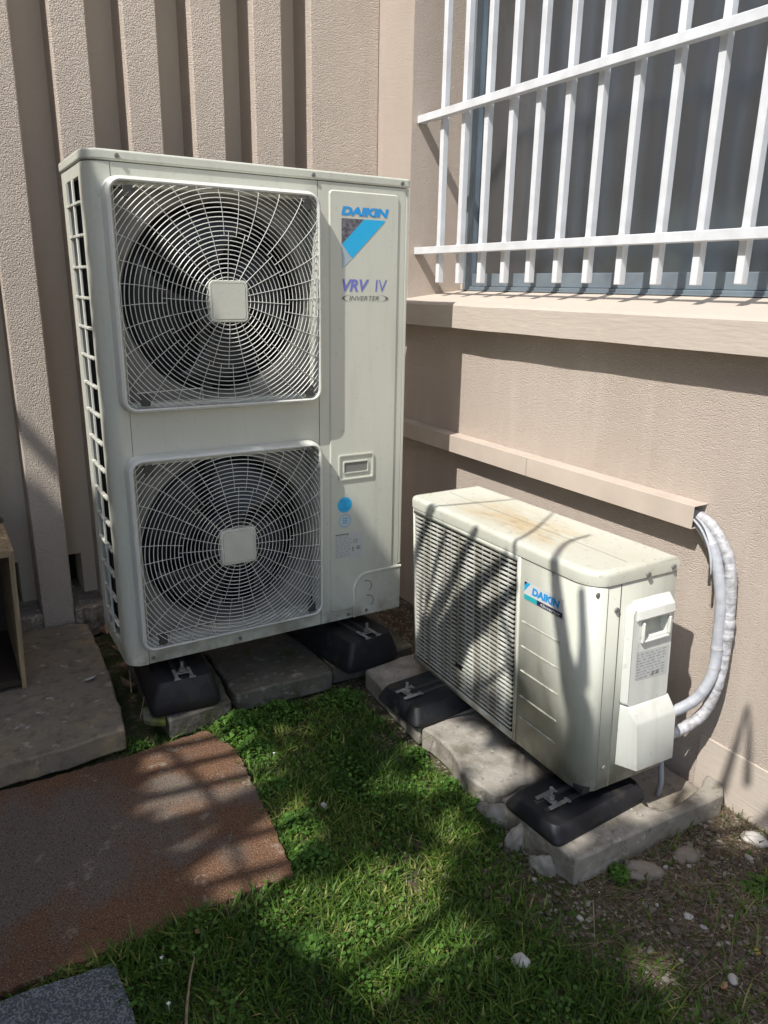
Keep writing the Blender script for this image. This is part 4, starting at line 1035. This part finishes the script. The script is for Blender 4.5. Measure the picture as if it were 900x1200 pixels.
def rock(name, label, loc, s, m, cat='stone', group=None, seed=0, sub=3):
    bm = bmesh.new(); bmesh.ops.create_icosphere(bm, subdivisions=sub, radius=1)
    for v in bm.verts:
        n = noise.noise(v.co*1.3+Vector((seed*3.1,0,0)))*.35 + noise.noise(v.co*3+Vector((seed,5,0)))*.2 + noise.noise(v.co*8+Vector((seed,9,0)))*.07
        v.co *= 1+n; v.co = Vector((v.co.x*s[0], v.co.y*s[1], v.co.z*s[2]))
    me = bpy.data.meshes.new(name); bm.to_mesh(me); bm.free(); me.materials.append(m); me.polygons.foreach_set('use_smooth', [True]*len(me.polygons))
    o = bpy.data.objects.new(name, me); col.objects.link(o); o.location = loc; o.rotation_euler = (0,0,seed); tag(o, label, cat, group); return o
# single stones, leaves and twigs
rock('stone', 'rounded brown stone half sunk in soil before the notched slab', (.848, -1.125, GZ+.004), (.030,.048,.022), M['stone'], seed=1)
rock('stone', 'small pale brown stone lying alone on the grass', (.448, -1.169, GZ+.012), (.019,.015,.012), M['stone_pale'], seed=2)
rock('stone', 'pinkish stone among dry straw between the brown stone and the wall', (.965, -1.14, GZ+.006), (.035,.026,.018), M['stone'], seed=3)
rock('stone', 'white angular pebble on bare soil right of the lawn', (.819, -1.258, GZ+.010), (.011,.015,.009), M['stone_pale'], seed=4, sub=2)
rock('stone', 'flat grey stone at the foot of the side wall', (1.15, -1.19, GZ+.012), (.030,.024,.014), M['stone_pale'], seed=5)
rock('stone', 'pale pebble at the worn spot in the lawn', (.322, -.575, GZ+.008), (.012,.010,.008), M['stone_pale'], seed=6, sub=2)
rock('stone', 'white pebble lying on gravel nearest the lower right corner', (.767, -1.40, GZ+.012), (.013,.010,.008), M['stone_pale'], seed=7, sub=2)
# mortar lumps along the rough edge of the low unit's slabs
for q, (x, y, a, b, c) in enumerate([(.668,-.83,.020,.050,.050),(.662,-.915,.016,.036,.046),(.672,-.76,.018,.036,.044),(.656,-1.00,.014,.030,.034)]):
    rock('mortar_lump', ['largest grey mortar lump against the edge of the low unit slabs','grey mortar lump next to the near slab corner','mortar lump beside the red leaf at the slab edge','smallest mortar lump by the front corner of the notched slab'][q], (x, y, GZ+.004), (a, b, c), M['pale_concrete'], 'mortar lump', 'mortar lumps at the slab edge', 10+q, 4)
def leaf(label, loc, L, Wd, rot, m, curl=.5):
    mb = MB(); n = 8
    for i in range(n+1):
        t = i/n; w = Wd*math.sin(math.pi*min(1, t*1.02))**.8*.5; z = curl*L*(t-.5)**2
        mb.v += [(L*(t-.5), -w, z+.3*w), (L*(t-.5), 0, z), (L*(t-.5), w, z+.3*w)]
    mb.f = [(3*i+j, 3*i+j+1, 3*i+j+4, 3*i+j+3) for i in range(n) for j in range(2)]
    o = obj('fallen_leaf', mb, m, fix=False); s = o.modifiers.new('s', 'SOLIDIFY'); s.thickness = .0006
    o.location = loc; o.rotation_euler = rot; tag(o, label, 'leaf'); return o
leaf('reddish dry leaf at the foot of the pale slab edge', (.672,-.832,GZ+.040), .050, .022, (.9,.3,1.2), M['leaf_dry'])
leaf('curled red-brown leaf in the gap left of the tall unit', (.035,.60,-.150), .075, .035, (.5,.2,1.1), M['leaf_dry'], 2)
leaf('second curled leaf lying deeper in the gap left of the tall unit', (.045,.48,-.165), .09, .045, (.1,.5,.4), M['leaf_brown'], 1.5)
leaf('pale dry leaf chip lying on the large worn slab', (-.075,.225,-.121), .040, .014, (0,0,.3), M['stone_pale'])
leaf('yellow dry leaf on the gravel at lower right', (.862,-1.385,GZ+.012), .022, .014, (.2,.1,.5), M['leaf_yellow'])
leaf('tan dry leaf on the gravel below the yellow leaf', (.74,-1.40,GZ+.012), .026, .011, (.1,.1,.2), M['leaf_dry'])
leaf('small orange leaf at the near edge of the brown sheet', (-.067,-.802,GZ+.022), .018, .012, (.3,.2,.8), M['leaf_dry'])
for q, (x, y, r, l) in enumerate([(.06,.36,.6,'long brown leaf in the gap beside the leftmost rubber foot'),(.040,.22,2.0,'broad brown leaf in the gap by the mossy concrete piece')]):
    leaf(l, (x, y, -.175), .10, .035, (.2,.1,r), M['leaf_brown'], 1.0)
def twig(label, pts, r):
    o = obj('twig', MB().tube(bez(pts, 14), [r*(1-.5*i/14) for i in range(15)], 6), M['twig'], angle=60); tag(o, label, 'twig'); return o
twig('straight pale twig at the bottom of the lawn right of the grey mat', [(-.150,-1.0,GZ+.022),(-.135,-.955,GZ+.024),(-.112,-.90,GZ+.026),(-.092,-.862,GZ+.026)], .0032)
twig('thin twig lying in the gap left of the tall unit', [(.02,.10,-.13),(.035,.18,-.115),(.05,.26,-.14)], .002)
twig('thin leaning twig in front of the mossy concrete piece', [(.015,-.02,-.15),(.04,.03,-.12),(.06,.06,-.08)], .0014)
twig('short pale twig on the gravel beside the white pebble', [(.90,-1.27,GZ+.012),(.86,-1.30,GZ+.014),(.85,-1.33,GZ+.012)], .003)
for q, (x, y) in enumerate([(-.145,-.829),(-.09,-.852),(.295,-.33),(-.16,-.93)]):
    mb = MB()
    for k in range(5):
        a = k*1.257; mb.add([(0,0,0),(.0028*math.cos(a-.6),.0028*math.sin(a-.6),.001),(.0042*math.cos(a),.0042*math.sin(a),.0014),(.0028*math.cos(a+.6),.0028*math.sin(a+.6),.001)], [(0,1,2,3)])
    mb.tube([(0,0,0),(0,0,-.03)], .0006, 4)
    o = obj('flower', mb, M['petal'], fix=False); o.location = (x, y, GZ+.024); tag(o, ['white flower in the grass nearest the corner of the grey mat','small white flower right of the pale twig','tiny white flower in the shaded middle of the lawn','tiny white flower beside the edge of the grey mat'][q], 'flower', 'small white flowers in the lawn')

# weeds with small rounded leaves
def weed(label, c, R, H, n, seed, lr=.008):
    n = int(n*2.2); lr *= .58; H *= .8
    rng = np.random.default_rng(seed); mb = MB(); tint = []
    st = MB()
    for i in range(n):
        a = rng.uniform(0, 6.28); r = R*(1.25+.35*math.sin(a*3+seed)+.2*math.sin(a*5+2*seed))*rng.random()**.6; h = H*(.35+.65*rng.random())*(1-.5*min(1.6,(r/R)**2))
        px, py = r*math.cos(a), r*math.sin(a)
        if i % 3 == 0: st.tube([(px*.4, py*.4, -.005), (px*.8, py*.8, h*.6), (px, py, h)], .0007, 3, cap=False)
        L = lr*rng.uniform(.6,1.35); rot = rng.uniform(0, 6.28); tl = rng.normal(0,.45); t2 = rng.normal(0,.45)
        P = []
        for k in range(6):
            w = 2*math.pi*k/6; lx, ly = L*math.cos(w)*(1.15), L*math.sin(w)*.8
            X = lx*math.cos(rot)-ly*math.sin(rot); Y = lx*math.sin(rot)+ly*math.cos(rot)
            P.append((px+X, py+Y, h+X*tl+Y*t2+(.0012 if k % 3 else 0)))
        mb.add(P, [tuple(range(6))]); tint += [float(rng.random())]*6
    me = bpy.data.meshes.new('leafy_weed'); me.from_pydata(mb.v, [], mb.f); me.materials.append(M['weed'])
    at_ = me.attributes.new('tint', 'FLOAT', 'POINT'); at_.data.foreach_set('value', tint)
    o = bpy.data.objects.new('leafy_weed', me); col.objects.link(o); o.location = (c[0], c[1], GZ)
    tag(o, label, 'weed', 'leafy weeds along the edges of the lawn')
    obj('stem', st, M['weed'], o, fix=False)
weed('biggest leafy green weed clump at the upper corner of the brown sheet', (.262,-.150), .062, .075, 330, 1, .0095)
weed('leafy weed clump just below the biggest one along the brown sheet', (.262,-.262), .042, .050, 170, 2)
weed('low weed clump at the middle of the right edge of the brown sheet', (.245,-.455), .040, .035, 150, 3, .007)
weed('sunlit weed clump below the middle of the right edge of the brown sheet', (.240,-.60), .040, .040, 170, 4, .007)
weed('weed clump at the lower right corner of the brown sheet', (.225,-.72), .045, .04, 170, 5, .007)
weed('small bright weed clump against the pale slab of the low unit', (.640,-.52), .028, .045, 120, 6, .0055)
weed('weed clump between the lawn and the middle slab of the low unit', (.635,-.68), .035, .05, 130, 7, .007)
weed('weed growing beside the red leaf at the slab edge', (.640,-.775), .03, .05, 110, 8, .007)
weed('small green weed in front of the notched slab beside the brown stone', (.79,-1.105), .022, .04, 60, 9, .009)
weed('shaded green weed on gravel at the right edge', (1.02,-1.30), .05, .03, 120, 10, .012)
weed('tiny weed at the near corner of the large worn slab', (-.005,-.100), .030, .025, 80, 11, .005)
weed('shaded weed clump in front of the long slab between the feet', (.40,-.125), .06, .045, 190, 12, .007)
weed('shaded weed clump before the gap between the two feet slabs', (.60,-.16), .05, .045, 150, 13, .007)
weed('broad leaved low weed in the lawn near the bottom of the frame', (.11,-.93), .035, .025, 60, 14, .010)

# ------------------------------------------------------------------ TREES LEFT OF THE FRAME THAT SHADE THE PLACE
K1, K2 = SUN.x/-SUN.z, SUN.y/-SUN.z
def uv_of(P): return (P[0]+K1*P[2], P[1]+K2*P[2])
def lift(P, h): d = (h-P[2]); return Vector((P[0]-K1*d, P[1]-K2*d, h))
def shade(u, v):
    """leaf density of the broad crown, by where along the sun's path it stands"""
    d = np.zeros(len(u))
    d[(v < .055+.33*u) & (u < .80)] = 1
    d[(v > -.06) & (v < .06+.33*u) & (u < .97)] = 1
    lawnz = (u > .08) & (u < .62) & (v > -1.15) & (v < -.2); d[lawnz] *= .8
    d[(v >= .0) & (u < .16)] = 1
    d[(v >= -.1) & (v < .6) & (u < .33)] = 1
    d[(v < -1.10) & (u < 1.08)] = 1
    d[(v < -1.32) & (u < 1.30)] = 1
    d[(v < -1.7) & (u < 2.0)] = 1
    return d
GAPS = [  # sun flecks: (centre in uv, radii, softness)
 ((-.045,-.49),(.125,.33)), ((.10,-.42),(.045,.30)), ((.12,-.97),(.13,.12)),((-.10,-.30),(.05,.10)),                    # on the brown sheet
 ((.10,-.98),(.10,.06)), ((.20,-1.05),(.05,.05)), ((.02,-.88),(.06,.04)), ((.30,-.92),(.04,.03)),
 ((.37,-.62),(.05,.03)), ((.46,-.70),(.05,.03)), ((.50,-.52),(.03,.035)), ((.53,-.66),(.05,.05)), ((.57,-.80),(.04,.03)),((.43,-.86),(.03,.03)),
 ((.62,-.60),(.06,.10)), ((.66,-.76),(.05,.06)), ((.58,-.47),(.05,.04)),
 ((.80,-1.03),(.05,.03)), ((.92,-1.01),(.07,.03)), ((1.02,-1.03),(.05,.03)), ((.62,-1.05),(.03,.03)), ((1.06,-1.16),(.08,.05)),((.98,-1.22),(.05,.03)),
 ((.36,.235),(.018,.02)), ((.25,.27),(.02,.02)), ((.30,.20),(.012,.02)),
 ((.52,-1.35),(.03,.03)), ((.05,-1.12),(.06,.03)), ((.25,-1.15),(.05,.03)),
]
def leaf_cloud(name, n_try, hrange, size, parent, seed, dens=1.0, urange=(-1.3,1.6), vrange=(-2.4,1.3)):
    rng = np.random.default_rng(seed)
    u = rng.uniform(*urange, n_try); v = rng.uniform(*vrange, n_try); h = rng.uniform(*hrange, n_try)
    keep = (shade(u, v)*dens > rng.random(n_try))
    for (c, r) in GAPS:
        q = np.abs((u-c[0])/(r[0]+.028))**3 + np.abs((v-c[1])/(r[1]+.028))**3
        keep &= (q > 1) 
    u, v, h = u[keep], v[keep], h[keep]; n = len(u)
    P = np.stack([u-K1*h, v-K2*h, h], 1)
    # leaf: 4-point lozenge with random tilt
    A = rng.normal(size=(n,3)); A /= np.linalg.norm(A,axis=1)[:,None]; B = rng.normal(size=(n,3)); B -= A*(A*B).sum(1)[:,None]; B /= np.linalg.norm(B,axis=1)[:,None]
    L = (size*rng.uniform(.6,1.3,n))[:,None]
    V = np.stack([P-A*L, P+B*L*.45, P+A*L, P-B*L*.45], 1).reshape(-1,3)
    F = np.arange(4*n).reshape(-1,4)
    me = bpy.data.meshes.new(name); me.from_pydata((V-np.array(parent.location)).tolist(), [], F.tolist())
    at_ = me.attributes.new('tint', 'FLOAT', 'POINT'); at_.data.foreach_set('value', np.repeat(rng.random(n), 4).astype(np.float32))
    me.materials.append(M['tree_leaf']); o = bpy.data.objects.new(name, me); col.objects.link(o); o.parent = parent; return o
tr = thing('broadleaf_tree', 'dense broadleaf tree standing left of the photograph and shading the lawn', 'tree', (-3.6, -1.8, GZ))
leaf_cloud('crown', 34000, (2.7, 4.3), .055, tr, 4)
mb = MB()
def lim(pts, r0, r1, mb):
    P = bez(pts, 16); mb.tube([(p.x-tr.location.x, p.y-tr.location.y, p.z-tr.location.z) for p in P], [r0+(r1-r0)*i/16 for i in range(17)], 8)
lim([(-3.6,-1.8,-.25),(-3.55,-1.75,1.0),(-3.4,-1.65,2.1),(-3.1,-1.5,3.0)], .15, .09, mb)
obj('trunk', mb, M['bark'], tr)
for k, pts in enumerate([[(-3.4,-1.65,2.1),(-2.9,-1.6,2.7),(-2.4,-1.45,3.1),(-2.0,-1.3,3.4)],[(-3.1,-1.5,3.0),(-2.8,-1.0,3.5),(-2.6,-.4,3.8),(-2.5,.2,3.9)],[(-3.1,-1.5,3.0),(-2.9,-2.0,3.5),(-2.5,-2.6,3.9)],[(-3.1,-1.5,3.0),(-2.7,-1.5,3.7),(-2.4,-1.6,4.3)]]):
    mb = MB(); lim(pts, .06, .02, mb); obj('limb', mb, M['bark'], tr)

# fan palm: strap leaves whose shadows fall on the low unit, the sheet and the wall
pl = thing('fan_palm', 'slender palm with long strap leaflets left of the photograph', 'palm', (-2.5, -1.9, GZ))
def strap(pts, ws, h, name='leaflet', mat_=None, thick=.25):
    P = [lift(p, h) for p in pts]; n = 10*(len(P)-1); Q = bez(P, n)
    rs = [np.interp(i/n*(len(P)-1), range(len(P)), [w*.42 for w in ws]) for i in range(n+1)]
    mb = MB().tube([q-pl.location for q in Q], rs, 6, flat=1.0)
    return obj(name, mb, mat_ or M['tree_leaf'], pl, angle=60)
M['palm'] = mat('palm_leaf', (.05,.09,.025), .6)
def front_pt(y, z): return SW(0, y, z)
def top_pt(x, y): return SW(x, y, SH)
PALM = []
H1 = 1.75
base = front_pt(.75, .0)
PALM += [
([front_pt(0.662,0.534), front_pt(0.709,0.451), front_pt(0.775,0.326), front_pt(0.782,0.220)], (0.040, 0.040, 0.040, 0.026), H1),
([front_pt(0.434,0.522), front_pt(0.506,0.429), front_pt(0.589,0.287), front_pt(0.680,0.163), front_pt(0.782,0.024)], (0.026, 0.043, 0.050, 0.059, 0.066), H1),
([front_pt(0.303,0.488), front_pt(0.409,0.389), front_pt(0.529,0.264), front_pt(0.643,0.116), front_pt(0.752,0.014)], (0.030, 0.046, 0.073, 0.086, 0.079), H1),
([front_pt(0.261,0.426), front_pt(0.356,0.327), front_pt(0.483,0.210), front_pt(0.576,0.090), front_pt(0.668,-0.007)], (0.030, 0.053, 0.086, 0.106, 0.079), H1),
([front_pt(0.450,0.357), front_pt(0.480,0.272), front_pt(0.528,0.137)], (0.066, 0.125, 0.112), H1),
([front_pt(0.325,0.327), front_pt(0.285,0.263), front_pt(0.251,0.183), front_pt(0.192,0.105), front_pt(0.154,0.031), front_pt(0.106,-0.001)], (0.015, 0.018, 0.024, 0.036, 0.042, 0.042), H1),
([front_pt(0.494,0.027), front_pt(0.351,0.138), front_pt(0.283,0.209)], (0.015, 0.018, 0.012), H1),
([front_pt(0.589,0.475), front_pt(0.632,0.387), front_pt(0.665,0.306)], (0.023, 0.023, 0.020), H1),
([front_pt(0.131,0.534), front_pt(0.118,0.443), front_pt(0.092,0.348), front_pt(0.059,0.260), front_pt(0.027,0.190), front_pt(0.017,0.086), front_pt(0.007,0.024)], (0.031, 0.034, 0.039, 0.067, 0.084, 0.090, 0.090), H1),
([front_pt(0.040,0.493), front_pt(0.027,0.374), front_pt(0.025,0.276)], (0.022, 0.028, 0.045), H1),
([front_pt(0.304,0.231), front_pt(0.249,0.136), front_pt(0.197,0.074), front_pt(0.131,0.020), front_pt(0.090,-0.015)], (0.017, 0.025, 0.039, 0.050, 0.045), H1),
([top_pt(-0.005,0.790), top_pt(0.089,0.788), top_pt(0.229,0.784)], (0.016,0.016,0.010), H1),
([top_pt(-0.040,0.654), top_pt(0.110,0.619), top_pt(0.287,0.580)], (0.014,0.014,0.008), H1),
([top_pt(-0.143,-0.000), top_pt(0.069,0.185), top_pt(0.184,0.221)], (0.020,0.020,0.012), H1),
([top_pt(-0.039,0.256), top_pt(0.087,0.319), top_pt(0.240,0.424)], (0.014,0.014,0.008), H1),
]
rl = random.Random(5)
for k in range(13):
    y1 = .30+.46*k/12+rl.uniform(-.02,.02); z1 = rl.uniform(.36,.52) if k % 3 else rl.uniform(.18,.34); w = rl.uniform(.008,.020)
    PALM.append(([base, front_pt(.75+(y1-.75)*.5+rl.uniform(-.03,.03), z1*.5), front_pt(y1, z1)], (w*.6, w, w*.15), H1))
for k in range(5):
    y1 = rl.uniform(.05,.30); z1 = rl.uniform(.05,.35); w = rl.uniform(.006,.014)
    PALM.append(([front_pt(y1, z1), front_pt(y1-.03, z1-.09), front_pt(y1-.08, z1-.17)], (w*.5, w, w*.5), H1))
# streaks on the flared cover and on the wall
PALM.append(([SW(.17,-.08,.16), SW(.16,-.08,.08), SW(.22,-.08,0)], (.018,.028,.03), H1))
def wpt(y, z): return Vector((W, y, z))
PALM.append(([wpt(-1.06,-.16), wpt(-1.075,-.02), wpt(-1.085,.10)], (.032,.022,.008), H1))
PALM.append(([wpt(-1.12,-.10), wpt(-1.105,.02), wpt(-1.09,.10)], (.026,.016,.008), H1))
PALM.append(([wpt(-1.20,-.1), wpt(-1.19,.10), wpt(-1.16,.28)], (.035,.022,.008), H1))
for pts, ws, h in PALM: strap(pts, ws, h, 'leaflet', M['palm'])
# parallel leaflets of a feather frond above the brown sheet
for (x0, y0, x1, y1) in ((-.02,-.135,.24,-.165),(-.06,-.225,.24,-.265),(-.04,-.33,.24,-.372),(-.03,-.435,.24,-.478),(-.06,-.555,.22,-.60),(-.04,-.67,.20,-.715)):
    strap([(x0-.10,y0+.01,GZ),((x0+x1)/2,(y0+y1)/2,GZ),(x1+.10,y1-.01,GZ)], (.034,.040,.030), 2.5, 'leaflet', M['palm'])
strap([(.04,-.05,GZ),(.10,-.40,GZ),(.06,-.85,GZ)], (.028,.028,.02), 2.5, 'leaf_rib', M['palm'])
# stalks down to the trunk, crown boss
def pw(pts, r0, r1, name='leaf_stalk'):
    P = bez(pts, 18); obj(name, MB().tube([p-pl.location for p in P], [r0+(r1-r0)*i/18 for i in range(19)], 8), M['palm'] if name != 'trunk' else M['bark'], pl)
bt = lift(base, H1); bs = lift((.06,-.85,GZ), 2.5); bw = lift(wpt(-1.2,-.1), H1); bc = lift(front_pt(0,-.15), H1)
hubp = Vector((-2.45,-1.85,2.15))
for tgt in (bt, bs, bw, bc): pw([hubp, hubp.lerp(tgt,.33)+Vector((0,0,.35)), hubp.lerp(tgt,.7)+Vector((0,0,.3)), tgt], .018, .008)
pw([(-2.5,-1.9,-.25),(-2.52,-1.88,.7),(-2.47,-1.86,1.5),(-2.45,-1.85,2.2)], .10, .08, 'trunk')

# ------------------------------------------------------------------ ADDED SKY BLOCKER, unseen leaf mass cutting sky fill from the left
def sky_blocker(label, x0, x1, y0, y1, z1, n, seed):
    rng = np.random.default_rng(seed); o = thing('sky_blocker', label, 'sky_blocker', ((x0+x1)/2, (y0+y1)/2, GZ))
    P = rng.uniform((x0, y0, GZ), (x1, y1, z1), (n, 3)); P[:,2] += .12*np.sin(P[:,0]*5+P[:,1]*4)
    A = rng.normal(size=(n,3)); A /= np.linalg.norm(A,axis=1)[:,None]; B = rng.normal(size=(n,3)); B -= A*(A*B).sum(1)[:,None]; B /= np.linalg.norm(B,axis=1)[:,None]
    L = rng.uniform(.03,.07,n)[:,None]; V = np.stack([P-A*L, P+B*L*.5, P+A*L, P-B*L*.5], 1).reshape(-1,3) - np.array(o.location)
    me = bpy.data.meshes.new('foliage'); me.from_pydata(V.tolist(), [], np.arange(4*n).reshape(-1,4).tolist())
    a_ = me.attributes.new('tint', 'FLOAT', 'POINT'); a_.data.foreach_set('value', np.repeat(rng.random(n), 4).astype(np.float32))
    me.materials.append(M['tree_leaf']); f = bpy.data.objects.new('foliage', me); col.objects.link(f); f.parent = o
    mb = MB(); k = 0
    for i in range(9):
        t = (i+.5)/9; x = x0+(x1-x0)*(t if x1-x0 > y1-y0 else .5); y = y0+(y1-y0)*(t if y1-y0 > x1-x0 else .5)
        st = MB().tube([(x-o.location.x, y-o.location.y, -.05), (x-o.location.x+.03, y-o.location.y, z1*.8)], [.03,.015], 6); obj('stem', st, M['bark'], o)
sky_blocker('unseen leaf mass added at the left to cut sky fill on the tall unit', -3.1, -2.55, -3.5, .55, 2.3, 22000, 31)
